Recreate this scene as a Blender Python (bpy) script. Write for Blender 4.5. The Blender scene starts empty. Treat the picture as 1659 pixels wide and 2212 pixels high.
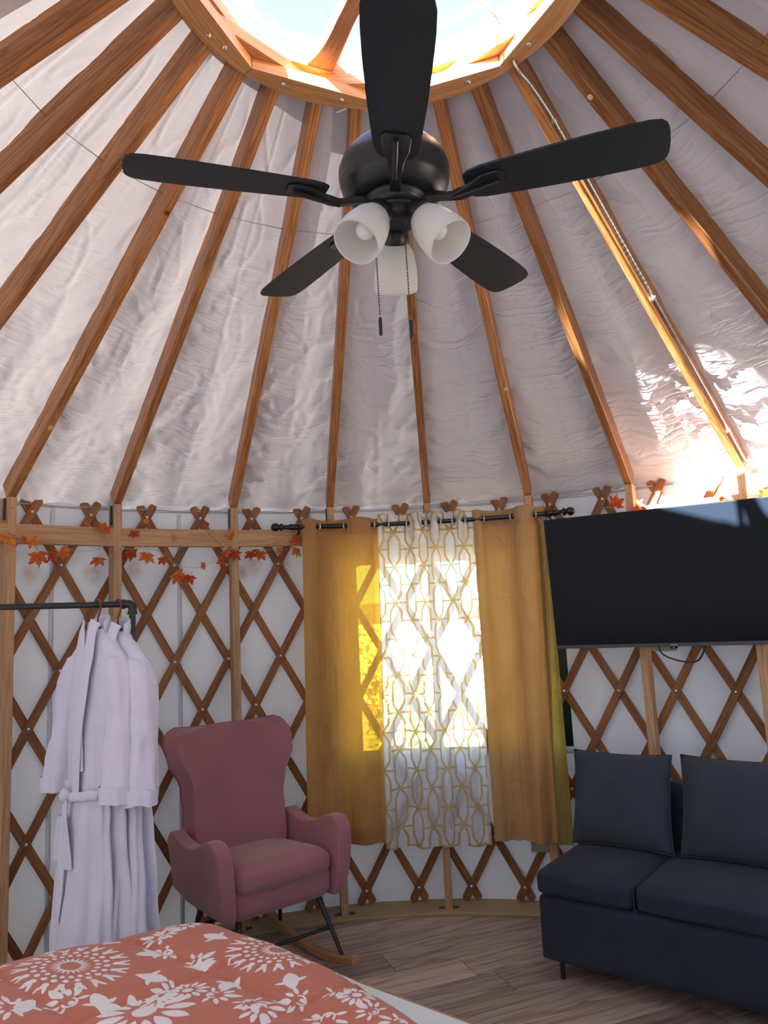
import bpy, bmesh, math, random
from mathutils import Vector, Matrix, noise
from math import sin, cos, pi, radians, degrees, sqrt, atan2, hypot

scn = bpy.context.scene
COL = scn.collection

# ------------------------------------------------------------------ camera
IW, IH, FPX = 1659.0, 2212.0, 1633.835
CAM = Vector((0.0, -1.84064, 1.515))
YAW, PITCH, ROLL = -0.035334, 0.139156, -0.046898
FW = Vector((sin(YAW)*cos(PITCH), cos(YAW)*cos(PITCH), sin(PITCH)))
_r = Vector((cos(YAW), -sin(YAW), 0)); _u = _r.cross(FW)
RT = cos(ROLL)*_r + sin(ROLL)*_u
UP = -sin(ROLL)*_r + cos(ROLL)*_u
cam_data = bpy.data.cameras.new('camera'); cam = bpy.data.objects.new('camera', cam_data)
COL.objects.link(cam)
cam_data.sensor_fit = 'VERTICAL'; cam_data.sensor_height = 36.0
cam_data.lens = FPX/IH*36.0
cam_data.clip_start = 0.02; cam_data.clip_end = 400
cam.matrix_world = Matrix(((RT.x, UP.x, -FW.x, CAM.x), (RT.y, UP.y, -FW.y, CAM.y),
                           (RT.z, UP.z, -FW.z, CAM.z), (0, 0, 0, 1)))
scn.camera = cam

# ------------------------------------------------------------------ light
SUN_AZ, SUN_EL = radians(223.0), radians(29.8)      # the sun stands behind the viewer, to the left
world = bpy.data.worlds.new('sky'); scn.world = world; world.use_nodes = True
wn = world.node_tree
for n in list(wn.nodes): wn.nodes.remove(n)
sky = wn.nodes.new('ShaderNodeTexSky'); sky.sky_type = 'NISHITA'; sky.sun_disc = False
sky.sun_elevation = SUN_EL; sky.sun_rotation = SUN_AZ; sky.air_density = 1.0; sky.dust_density = 1.2; sky.ozone_density = 1.0
bg = wn.nodes.new('ShaderNodeBackground'); bg.inputs['Strength'].default_value = 0.36
wo = wn.nodes.new('ShaderNodeOutputWorld')
wn.links.new(sky.outputs[0], bg.inputs[0]); wn.links.new(bg.outputs[0], wo.inputs[0])
sl = bpy.data.lights.new('sun', 'SUN'); sl.energy = 54.0; sl.angle = radians(0.6); sl.color = (1.0, 0.95, 0.88)
so = bpy.data.objects.new('sun', sl); COL.objects.link(so)
to_sun = Vector((sin(SUN_AZ)*cos(SUN_EL), cos(SUN_AZ)*cos(SUN_EL), sin(SUN_EL)))
so.rotation_euler = to_sun.to_track_quat('Z', 'Y').to_euler(); so.location = to_sun*20
scn.view_settings.view_transform = 'Standard'; scn.view_settings.look = 'None'
scn.view_settings.gamma = 1.0; scn.view_settings.use_curve_mapping = False
scn.view_settings.exposure = 1.62

# ------------------------------------------------------------------ helpers
RNG = random.Random(7)
def ray(x, y): return (FW + RT*((x-IW/2)/FPX) - UP*((y-IH/2)/FPX)).normalized()
def on_z(x, y, z): d = ray(x, y); return CAM + d*((z-CAM.z)/d.z)
def on_cyl(x, y, R):
    d = ray(x, y); a = d.x**2+d.y**2; b = CAM.x*d.x+CAM.y*d.y; c = CAM.x**2+CAM.y**2-R*R
    return CAM + d*((-b+sqrt(b*b-a*c))/a)
def P(az, R, z): a = radians(az); return Vector((R*sin(a), R*cos(a), z))
def az_of(p): return degrees(atan2(p[0], p[1]))
def nz(x, y=0.0, z=0.0): return noise.noise(Vector((x, y, z)))
def smooth(a, b, x):
    t = max(0.0, min(1.0, (x-a)/(b-a))); return t*t*(3-2*t)
def lerp(a, b, t): return a+(b-a)*t

def new_obj(name, me, mat=None, parent=None):
    o = bpy.data.objects.new(name, me); COL.objects.link(o)
    if mat is not None and not me.materials: me.materials.append(mat)
    if parent is not None: o.parent = parent
    return o
def tag(o, label=None, cat=None, group=None, kind=None):
    if label: o['label'] = label
    if cat: o['category'] = cat
    if group: o['group'] = group
    if kind: o['kind'] = kind
    return o
def thing(name, label, cat, loc=(0, 0, 0), rz=0.0, group=None):
    o = bpy.data.objects.new(name, None); COL.objects.link(o)
    o.empty_display_size = 0.05
    o.location = loc; o.rotation_euler = (0, 0, rz)
    return tag(o, label, cat, group)
def inst(o, parent=None, loc=None, rot=None):
    c = o.copy(); COL.objects.link(c); c.parent = parent
    if loc is not None: c.location = loc
    if rot is not None: c.rotation_euler = rot
    return c

class MB:
    """collects shapes into one mesh"""
    def __init__(s): s.v = []; s.f = []; s.uv = []; s.sm = []
    def add(s, verts, faces, uvs=None, smooth=False):
        b = len(s.v); s.v += [tuple(v) for v in verts]
        for i, f in enumerate(faces):
            s.f.append(tuple(b+k for k in f)); s.sm.append(smooth)
            s.uv.append(uvs[i] if uvs else [(0, 0)]*len(f))
        return s
    def grid(s, rows, closed_u=False, closed_v=False, smooth=True, uvf=None, flip=False):
        m = len(rows); n = len(rows[0]); vs = [p for r in rows for p in r]; fs = []; us = []
        for i in range(m if closed_v else m-1):
            for j in range(n if closed_u else n-1):
                a = i*n+j; b = i*n+(j+1) % n; c = ((i+1) % m)*n+(j+1) % n; d = ((i+1) % m)*n+j
                q = (a, d, c, b) if flip else (a, b, c, d)
                fs.append(q)
                if uvf:
                    t = ((i, j), (i, j+1), (i+1, j+1), (i+1, j)) if not flip else ((i, j), (i+1, j), (i+1, j+1), (i, j+1))
                    us.append([uvf(*k) for k in t])
        return s.add(vs, fs, us if uvf else None, smooth)
    def bar(s, frames, w, h, ch=0.003, caps=True, smooth=False, scale=None):
        """rectangular bar along frames (centre, side, up); w along side, h along up; UV in metres along the grain"""
        def sec(k):
            q = scale(k) if scale else (1, 1)
            a, b = w/2*q[0], h/2*q[1]; c = min(ch, a*.8, b*.8)
            return [(-a+c, -b), (a-c, -b), (a, -b+c), (a, b-c), (a-c, b), (-a+c, b), (-a, b-c), (-a, -b+c)]
        rows = []; L = [0.0]
        for k, (c, x, y) in enumerate(frames):
            rows.append([Vector(c)+Vector(x)*p+Vector(y)*q for p, q in sec(k)])
            if k: L.append(L[-1]+(Vector(c)-Vector(frames[k-1][0])).length)
        sc = sec(0); per = [0.0]
        for k in range(8): per.append(per[-1]+hypot(sc[(k+1) % 8][0]-sc[k][0], sc[(k+1) % 8][1]-sc[k][1]))
        s.grid(rows, closed_u=True, smooth=smooth, uvf=lambda i, j: (L[i], per[j]), flip=False)
        if caps:
            s.add(rows[0], [tuple(range(7, -1, -1))], [[(p*3, q) for p, q in reversed(sc)]])
            s.add(rows[-1], [tuple(range(8))], [[(p*3, q) for p, q in sc]])
        return s
    def box(s, a, b, ch=0.004, axis=0):
        """box from corner a to corner b, grain along axis"""
        a, b = Vector(a), Vector(b); c = (a+b)/2; d = b-a
        ax = [Vector((1, 0, 0)), Vector((0, 1, 0)), Vector((0, 0, 1))]
        l, x, y = ax[axis], ax[(axis+1) % 3], ax[(axis+2) % 3]
        return s.bar([(c-l*d[axis]/2, x, y), (c+l*d[axis]/2, x, y)], d[(axis+1) % 3], d[(axis+2) % 3], ch)
    def tube(s, pts, r, n=10, caps=True, closed=False, smooth=True):
        pts = [Vector(p) for p in pts]; m = len(pts)
        rad = r if callable(r) else (lambda k: r)
        rows = []; prev = None
        for k in range(m):
            if closed: t = (pts[(k+1) % m]-pts[k-1])
            else: t = pts[min(k+1, m-1)]-pts[max(k-1, 0)]
            t.normalize()
            if prev is None:
                x = t.cross(Vector((0, 0, 1)) if abs(t.z) < .9 else Vector((1, 0, 0))).normalized()
            else: x = (prev - t*prev.dot(t)).normalized()
            prev = x; y = t.cross(x); rr = rad(k)
            rows.append([pts[k]+(x*cos(2*pi*j/n)+y*sin(2*pi*j/n))*rr for j in range(n)])
        s.grid(rows, closed_u=True, closed_v=closed, smooth=smooth, uvf=lambda i, j: (i*.05, j/n*.1))
        if caps and not closed:
            s.add(rows[0], [tuple(range(n-1, -1, -1))]); s.add(rows[-1], [tuple(range(n))])
        return s
    def lathe(s, prof, n=32, origin=(0, 0, 0), axis=(0, 0, 1), smooth=True):
        o = Vector(origin); ax = Vector(axis).normalized()
        x = ax.cross(Vector((0, 0, 1)) if abs(ax.z) < .9 else Vector((1, 0, 0))).normalized(); y = ax.cross(x)
        rows = [[o+ax*h+(x*cos(2*pi*j/n)+y*sin(2*pi*j/n))*max(r, 1e-5) for j in range(n)] for r, h in prof]
        return s.grid(rows, closed_u=True, smooth=smooth, flip=False)
    def build(s, name, mat, parent=None, off=(0, 0, 0), attrs=None, weld=False):
        me = bpy.data.meshes.new(name)
        o = Vector(off)
        me.from_pydata([Vector(v)-o for v in s.v], [], s.f)
        uvl = me.uv_layers.new(name='UVMap')
        flat = [c for f in s.uv for uv in f for c in uv]
        uvl.data.foreach_set('uv', flat)
        me.polygons.foreach_set('use_smooth', s.sm)
        if attrs:
            for k, vals in attrs.items():
                a = me.attributes.new(k, 'FLOAT', 'POINT'); a.data.foreach_set('value', vals)
        me.update(); me.validate()
        if weld:
            bm = bmesh.new(); bm.from_mesh(me); bmesh.ops.remove_doubles(bm, verts=bm.verts, dist=1e-5)
            bmesh.ops.recalc_face_normals(bm, faces=bm.faces); bm.to_mesh(me); bm.free()
        return new_obj(name, me, mat, parent)

def spline(pts, n):
    """Catmull-Rom through points, n samples per span"""
    pts = [Vector(p) for p in pts]; out = []
    for i in range(len(pts)-1):
        p0 = pts[max(i-1, 0)]; p1 = pts[i]; p2 = pts[i+1]; p3 = pts[min(i+2, len(pts)-1)]
        for k in range(n):
            t = k/n
            out.append(0.5*((2*p1)+(p2-p0)*t+(2*p0-5*p1+4*p2-p3)*t*t+(3*p1-p0-3*p2+p3)*t**3))
    out.append(pts[-1]); return out
def interp(tab, x):
    if x <= tab[0][0]: return tab[0][1]
    for (a, va), (b, vb) in zip(tab, tab[1:]):
        if x <= b:
            t = (x-a)/(b-a); t = t*t*(3-2*t)
            return va+(vb-va)*t
    return tab[-1][1]
def mod_subsurf(o, n=2):
    m = o.modifiers.new('sub', 'SUBSURF'); m.levels = n; m.render_levels = n; return o
def mod_solid(o, t, off=0):
    m = o.modifiers.new('sol', 'SOLIDIFY'); m.thickness = t; m.offset = off; return o
def soft_box(name, sx, sy, sz, mat, parent, r=0.03, puff=0.0, n=14, loc=(0, 0, 0), rot=(0, 0, 0), fn=None):
    """upholstered block: rounded box centred at the origin with a crowned surface"""
    bm = bmesh.new(); bmesh.ops.create_cube(bm, size=2.0)
    bmesh.ops.subdivide_edges(bm, edges=bm.edges[:], cuts=n, use_grid_fill=True)
    for v in bm.verts:
        u = v.co.copy(); h = Vector((sx/2, sy/2, sz/2)); p = Vector((u.x*h.x, u.y*h.y, u.z*h.z))
        q = Vector([max(-(h[i]-r), min(h[i]-r, p[i])) for i in range(3)]); d = p-q
        if d.length > 1e-9:
            e = max(abs(d.x), abs(d.y), abs(d.z))
            p = q + d.normalized()*r*min(1.0, e/r)
        if puff:
            for i in range(3):
                j, k = (i+1) % 3, (i+2) % 3
                if abs(u[i]) > .999: p[i] += math.copysign(puff, u[i])*(1-u[j]**4)*(1-u[k]**4)*min(1.0, (sx, sy, sz)[j]*4)*min(1.0, (sx, sy, sz)[k]*4)
        if fn: p = fn(p, u)
        v.co = p
    me = bpy.data.meshes.new(name); bm.to_mesh(me); bm.free()
    for f in me.polygons: f.use_smooth = True
    o = new_obj(name, me, mat, parent); o.location = loc; o.rotation_euler = rot
    return o

# ------------------------------------------------------------------ materials
def mat_new(name):
    m = bpy.data.materials.new(name); m.use_nodes = True; nt = m.node_tree
    for n in list(nt.nodes): nt.nodes.remove(n)
    return m, nt, nt.nodes.new('ShaderNodeOutputMaterial')
def nd(nt, typ, **kw):
    n = nt.nodes.new(typ)
    for k, v in kw.items():
        if k in n.inputs.keys(): n.inputs[k].default_value = v
        else: setattr(n, k, v)
    return n
def ramp(nt, stops):
    r = nt.nodes.new('ShaderNodeValToRGB'); e = r.color_ramp.elements
    while len(e) > 1: e.remove(e[-1])
    e[0].position, e[0].color = stops[0][0], (*stops[0][1], 1)
    for p, c in stops[1:]:
        k = e.new(p); k.color = (*c, 1)
    return r
def plain(name, col, rough=0.5, metal=0.0, spec=0.5, emit=None, sheen=0.0):
    m, nt, out = mat_new(name)
    b = nd(nt, 'ShaderNodeBsdfPrincipled'); b.inputs['Base Color'].default_value = (*col, 1)
    b.inputs['Roughness'].default_value = rough; b.inputs['Metallic'].default_value = metal
    b.inputs['Specular IOR Level'].default_value = spec
    if sheen: b.inputs['Sheen Weight'].default_value = sheen
    nt.links.new(b.outputs[0], out.inputs[0]); return m
def wood(name, dark, mid, light, rough=0.45, ring=26.0, vary=0.25, stretch=1.3, spec=0.35):
    """grain runs along U (metres); every object gets its own stretch of timber"""
    m, nt, out = mat_new(name); L = nt.links.new
    uv = nd(nt, 'ShaderNodeUVMap'); oi = nd(nt, 'ShaderNodeObjectInfo')
    mul = nd(nt, 'ShaderNodeVectorMath', operation='SCALE'); mul.inputs[0].default_value = (37.1, 11.7, 5.3)
    L(oi.outputs['Random'], mul.inputs['Scale'])
    mp = nd(nt, 'ShaderNodeMapping'); mp.inputs['Scale'].default_value = (stretch, ring, 1)
    L(uv.outputs[0], mp.inputs['Vector']); L(mul.outputs[0], mp.inputs['Location'])
    n1 = nd(nt, 'ShaderNodeTexNoise', Scale=1.0, Detail=3.0, Roughness=0.55, Distortion=1.2); L(mp.outputs[0], n1.inputs['Vector'])
    mp2 = nd(nt, 'ShaderNodeMapping'); mp2.inputs['Scale'].default_value = (stretch*4, ring*9, 1)
    L(uv.outputs[0], mp2.inputs['Vector']); L(mul.outputs[0], mp2.inputs['Location'])
    n2 = nd(nt, 'ShaderNodeTexNoise', Scale=1.0, Detail=2.0); L(mp2.outputs[0], n2.inputs['Vector'])
    wv = nd(nt, 'ShaderNodeMath', operation='MULTIPLY_ADD'); L(n1.outputs['Fac'], wv.inputs[0]); wv.inputs[1].default_value = 5.0; L(n2.outputs['Fac'], wv.inputs[2])
    fr = nd(nt, 'ShaderNodeMath', operation='PINGPONG'); L(wv.outputs[0], fr.inputs[0]); fr.inputs[1].default_value = 0.5
    mx = nd(nt, 'ShaderNodeMath', operation='MULTIPLY_ADD'); L(fr.outputs[0], mx.inputs[0]); mx.inputs[1].default_value = 1.1
    ad = nd(nt, 'ShaderNodeMath', operation='MULTIPLY_ADD'); L(n2.outputs['Fac'], ad.inputs[0]); ad.inputs[1].default_value = 0.5; ad.inputs[2].default_value = -0.05
    L(ad.outputs[0], mx.inputs[2])
    cr = ramp(nt, [(0.1, dark), (0.45, mid), (0.9, light)]); L(mx.outputs[0], cr.inputs[0])
    hs = nd(nt, 'ShaderNodeHueSaturation'); L(cr.outputs[0], hs.inputs['Color'])
    va = nd(nt, 'ShaderNodeMath', operation='MULTIPLY_ADD'); L(oi.outputs['Random'], va.inputs[0]); va.inputs[1].default_value = 2*vary; va.inputs[2].default_value = 1-vary
    L(va.outputs[0], hs.inputs['Value'])
    b = nd(nt, 'ShaderNodeBsdfPrincipled', Roughness=rough); b.inputs['Specular IOR Level'].default_value = spec
    L(hs.outputs[0], b.inputs['Base Color'])
    bp = nd(nt, 'ShaderNodeBump', Strength=0.12, Distance=0.002); L(mx.outputs[0], bp.inputs['Height']); L(bp.outputs[0], b.inputs['Normal'])
    L(b.outputs[0], out.inputs[0]); return m
def cloth(name, col, rough=0.9, scale=900.0, bump=0.15, vary=0.12, sheen=0.0, spec=0.2, trans=0.0, tcol=None, clear=0.0, blot=6.0):
    """woven cloth; trans = share of light passed on diffusely, clear = share of open weave"""
    m, nt, out = mat_new(name); L = nt.links.new
    tc = nd(nt, 'ShaderNodeTexCoord')
    n1 = nd(nt, 'ShaderNodeTexNoise', Scale=scale, Detail=1.0); L(tc.outputs['Object'], n1.inputs['Vector'])
    n2 = nd(nt, 'ShaderNodeTexNoise', Scale=blot, Detail=3.0); L(tc.outputs['Object'], n2.inputs['Vector'])
    s = nd(nt, 'ShaderNodeMath', operation='ADD'); L(n1.outputs['Fac'], s.inputs[0]); L(n2.outputs['Fac'], s.inputs[1])
    mr = nd(nt, 'ShaderNodeMapRange'); mr.inputs['From Min'].default_value = 0.6; mr.inputs['From Max'].default_value = 1.4
    mr.inputs['To Min'].default_value = 1-vary; mr.inputs['To Max'].default_value = 1+vary; L(s.outputs[0], mr.inputs[0])
    hs = nd(nt, 'ShaderNodeHueSaturation'); hs.inputs['Color'].default_value = (*col, 1); L(mr.outputs[0], hs.inputs['Value'])
    b = nd(nt, 'ShaderNodeBsdfPrincipled', Roughness=rough); b.inputs['Specular IOR Level'].default_value = spec
    b.inputs['Sheen Weight'].default_value = sheen
    L(hs.outputs[0], b.inputs['Base Color'])
    bp = nd(nt, 'ShaderNodeBump', Strength=bump, Distance=0.001); L(n1.outputs['Fac'], bp.inputs['Height']); L(bp.outputs[0], b.inputs['Normal'])
    last = b
    if trans:
        t = nd(nt, 'ShaderNodeBsdfTranslucent'); t.inputs['Color'].default_value = (*(tcol or col), 1)
        mx = nd(nt, 'ShaderNodeMixShader'); mx.inputs[0].default_value = trans
        L(last.outputs[0], mx.inputs[1]); L(t.outputs[0], mx.inputs[2]); last = mx
    if clear:
        t = nd(nt, 'ShaderNodeBsdfTransparent'); t.inputs['Color'].default_value = (*(tcol or col), 1)
        mx = nd(nt, 'ShaderNodeMixShader'); mx.inputs[0].default_value = clear
        L(last.outputs[0], mx.inputs[1]); L(t.outputs[0], mx.inputs[2]); last = mx
    L(last.outputs[0], out.inputs[0]); return m
def clear_sheet(name, tint, gloss=0.06):
    m, nt, out = mat_new(name); L = nt.links.new
    t = nd(nt, 'ShaderNodeBsdfTransparent'); t.inputs['Color'].default_value = (*tint, 1)
    g = nd(nt, 'ShaderNodeBsdfGlossy', Roughness=0.08); mx = nd(nt, 'ShaderNodeMixShader'); mx.inputs[0].default_value = gloss
    L(t.outputs[0], mx.inputs[1]); L(g.outputs[0], mx.inputs[2]); L(mx.outputs[0], out.inputs[0]); return m

M = {}
M['rafter'] = wood('rafter_fir', (.17, .058, .020), (.33, .135, .045), (.46, .225, .085), rough=.4, vary=.3, ring=30)
M['ring'] = wood('ring_fir', (.38, .16, .055), (.52, .25, .09), (.62, .34, .15), rough=.4, vary=.12, ring=34)
M['arm'] = wood('brace_fir', (.28, .11, .05), (.40, .17, .08), (.48, .23, .11), rough=.4, vary=.08, ring=22)
M['slat'] = wood('lattice_fir', (.18, .066, .024), (.27, .112, .041), (.35, .165, .063), rough=.55, vary=.22, ring=40)
M['post'] = wood('stud_pine', (.36, .20, .10), (.48, .295, .16), (.57, .38, .225), rough=.6, vary=.12, ring=30)
M['rocker'] = wood('rocker_beech', (.30, .14, .06), (.42, .22, .10), (.50, .29, .15), rough=.45, vary=.05)
M['rail'] = wood('rail_pine', (.32, .17, .08), (.45, .26, .135), (.53, .335, .185), rough=.55, vary=.14, ring=22)
M['plank'] = wood('vinyl_plank', (.20, .142, .118), (.40, .305, .255), (.54, .435, .375), rough=.42, vary=.26, ring=10, stretch=.9, spec=.45)
M['ledge'] = cloth('ledge_board', (.40, .30, .165), rough=.7, scale=250, vary=.12, bump=.1)
M['steel'] = plain('galvanised_steel', (.75, .75, .76), .28, 1.0)
M['dullsteel'] = plain('wire_steel', (.42, .43, .45), .4, 1.0)
M['black'] = plain('black_iron', (.012, .013, .016), .42)
M['gloss_black'] = plain('gloss_black', (.008, .008, .01), .16)
M['fan'] = plain('fan_black', (.012, .012, .015), .38, 0.0, .5)
M['blade'] = plain('blade_black', (.013, .017, .024), .5, 0, .3)
M['screen'] = plain('tv_screen', (.004, .0062, .011), .2, 0, .13)
M['bezel'] = plain('tv_bezel', (.008, .009, .012), .35, 0, .3)
M['bezel_strip'] = plain('tv_lower_strip', (.045, .055, .062), .3)  # paler and bluer than the bezel: reflection put into the colour
M['white'] = plain('white_paint', (.85, .85, .86), .4)
M['grey'] = plain('grey_box', (.30, .33, .26), .5)
M['green'] = plain('dark_green_vinyl', (.006, .035, .028), .45)
M['hanger'] = plain('brown_hanger', (.22, .035, .018), .3)
M['knot'] = plain('pale_plug', (.66, .44, .20), .5)
M['darkknot'] = plain('knot', (.12, .03, .012), .5)
M['stamp'] = plain('grade_stamp', (.20, .125, .065), .7)
M['shade'] = cloth('frosted_glass', (.86, .86, .84), rough=.35, scale=30, bump=0, vary=.01, trans=.45, tcol=(.9, .9, .88), spec=.5)
M['bulb'] = plain('bulb_glass', (.85, .86, .86), .12)
M['pink'] = cloth('dusty_pink_linen', (.36, .155, .185), rough=.95, scale=500, vary=.10, sheen=.35, bump=.12)
M['navy'] = cloth('navy_linen', (.027, .036, .056), rough=.95, scale=600, vary=.18, sheen=.05, bump=.15)
M['pillow'] = cloth('slate_linen', (.043, .055, .075), rough=.95, scale=600, vary=.18, sheen=.06, bump=.15)
M['robe'] = cloth('white_terry', (.77, .77, .94), rough=1.0, scale=420, vary=.05, sheen=.35, bump=.5, trans=.12, tcol=(.82, .80, .92), blot=14)
M['mustard'] = cloth('mustard_curtain', (.46, .265, .11), rough=.55, scale=700, vary=.09, bump=.2, trans=.30, tcol=(.86, .46, .04), clear=.12, spec=.4, sheen=.2)
M['tan'] = cloth('tan_curtain', (.43, .245, .105), rough=.5, scale=700, vary=.09, bump=.2, trans=.10, tcol=(.7, .36, .05), spec=.4, sheen=.2)
M['olive'] = cloth('olive_curtain', (.30, .215, .06), rough=.6, scale=700, vary=.09, bump=.2, trans=.4, tcol=(.50, .40, .07), spec=.3)
M['sheet'] = cloth('white_sheet', (.72, .80, .82), rough=.9, scale=300, vary=.06)
M['string'] = plain('garland_wire', (.50, .38, .26), .5)
M['grommet'] = plain('nickel_grommet', (.62, .58, .50), .3, 1.0)
M['liner'] = clear_sheet('window_vinyl', (.93, .95, .96), .05)
M['dome'] = clear_sheet('dome_acrylic', (.95, .97, .98), .05)
def stuff_leaf():
    m, nt, out = mat_new('maple_leaf'); L = nt.links.new
    oi = nd(nt, 'ShaderNodeObjectInfo'); tc = nd(nt, 'ShaderNodeTexCoord')
    n = nd(nt, 'ShaderNodeTexNoise', Scale=45.0, Detail=2.0); L(tc.outputs['Object'], n.inputs['Vector'])
    ad = nd(nt, 'ShaderNodeMath', operation='MULTIPLY_ADD'); L(oi.outputs['Random'], ad.inputs[0]); ad.inputs[1].default_value = .45; L(n.outputs['Fac'], ad.inputs[2])
    cr = ramp(nt, [(.35, (.30, .022, .01)), (.65, (.52, .085, .014)), (.9, (.64, .17, .02)), (1.0, (.62, .33, .05))]); L(ad.outputs[0], cr.inputs[0])
    b = nd(nt, 'ShaderNodeBsdfPrincipled', Roughness=.6); L(cr.outputs[0], b.inputs['Base Color'])
    t = nd(nt, 'ShaderNodeBsdfTranslucent'); L(cr.outputs[0], t.inputs[0]); mx = nd(nt, 'ShaderNodeMixShader'); mx.inputs[0].default_value = .3
    L(b.outputs[0], mx.inputs[1]); L(t.outputs[0], mx.inputs[2]); L(mx.outputs[0], out.inputs[0]); return m
M['leaf'] = stuff_leaf()

def roof_mat():
    m, nt, out = mat_new('roof_liner'); L = nt.links.new
    tc = nd(nt, 'ShaderNodeTexCoord'); uv = nd(nt, 'ShaderNodeUVMap')
    sx = nd(nt, 'ShaderNodeSeparateXYZ'); L(uv.outputs[0], sx.inputs[0])
    low = nd(nt, 'ShaderNodeMapRange', interpolation_type='SMOOTHSTEP'); low.inputs['From Min'].default_value = .1; low.inputs['From Max'].default_value = 1.3; low.inputs['To Min'].default_value = .15; L(sx.outputs['Y'], low.inputs[0])
    ad = None
    # creases: thin ridges along three slanting directions, each present only in patches
    for rot, sc, amt, off in ((.62, (3.2, 11.0), 1.0, 0.0), (-.55, (3.6, 12.5), 1.0, 7.0), (.1, (2.2, 9.0), .7, 13.0), (1.1, (6.0, 20.0), .5, 21.0)):
        mp = nd(nt, 'ShaderNodeMapping'); mp.inputs['Rotation'].default_value = (0, 0, rot); mp.inputs['Scale'].default_value = (*sc, 1); mp.inputs['Location'].default_value = (off, off, 0)
        L(uv.outputs[0], mp.inputs['Vector'])
        n1 = nd(nt, 'ShaderNodeTexNoise', Scale=1.0, Detail=1.5, Distortion=.8); L(mp.outputs[0], n1.inputs['Vector'])
        a1 = nd(nt, 'ShaderNodeMath', operation='SUBTRACT'); L(n1.outputs['Fac'], a1.inputs[0]); a1.inputs[1].default_value = .5
        a2 = nd(nt, 'ShaderNodeMath', operation='ABSOLUTE'); L(a1.outputs[0], a2.inputs[0])
        a3 = nd(nt, 'ShaderNodeMapRange', interpolation_type='SMOOTHSTEP'); a3.inputs['From Min'].default_value = 0; a3.inputs['From Max'].default_value = .09; a3.inputs['To Min'].default_value = amt; a3.inputs['To Max'].default_value = 0
        L(a2.outputs[0], a3.inputs[0])
        mk = nd(nt, 'ShaderNodeTexNoise', Scale=3.5+off*.1, Detail=1.0); L(uv.outputs[0], mk.inputs['Vector'])
        m2 = nd(nt, 'ShaderNodeMapRange', interpolation_type='SMOOTHSTEP'); m2.inputs['From Min'].default_value = .42; m2.inputs['From Max'].default_value = .66; L(mk.outputs['Fac'], m2.inputs[0])
        pr = nd(nt, 'ShaderNodeMath', operation='MULTIPLY'); L(a3.outputs[0], pr.inputs[0]); L(m2.outputs[0], pr.inputs[1])
        p2 = nd(nt, 'ShaderNodeMath', operation='MULTIPLY'); L(pr.outputs[0], p2.inputs[0]); L(low.outputs[0], p2.inputs[1]); pr = p2
        if ad is None: ad = pr
        else:
            s_ = nd(nt, 'ShaderNodeMath', operation='ADD'); L(ad.outputs[0], s_.inputs[0]); L(pr.outputs[0], s_.inputs[1]); ad = s_
    bp = nd(nt, 'ShaderNodeBump', Strength=.5, Distance=.008); L(ad.outputs[0], bp.inputs['Height'])
    b = nd(nt, 'ShaderNodeBsdfPrincipled', Roughness=.42); b.inputs['Base Color'].default_value = (.60, .572, .605, 1); b.inputs['Specular IOR Level'].default_value = .5
    L(bp.outputs[0], b.inputs['Normal'])
    t = nd(nt, 'ShaderNodeBsdfTranslucent'); t.inputs[0].default_value = (.62, .60, .62, 1)
    mx = nd(nt, 'ShaderNodeMixShader'); mx.inputs[0].default_value = .02
    L(b.outputs[0], mx.inputs[1]); L(t.outputs[0], mx.inputs[2]); L(mx.outputs[0], out.inputs[0]); return m
M['roof'] = roof_mat()
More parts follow.
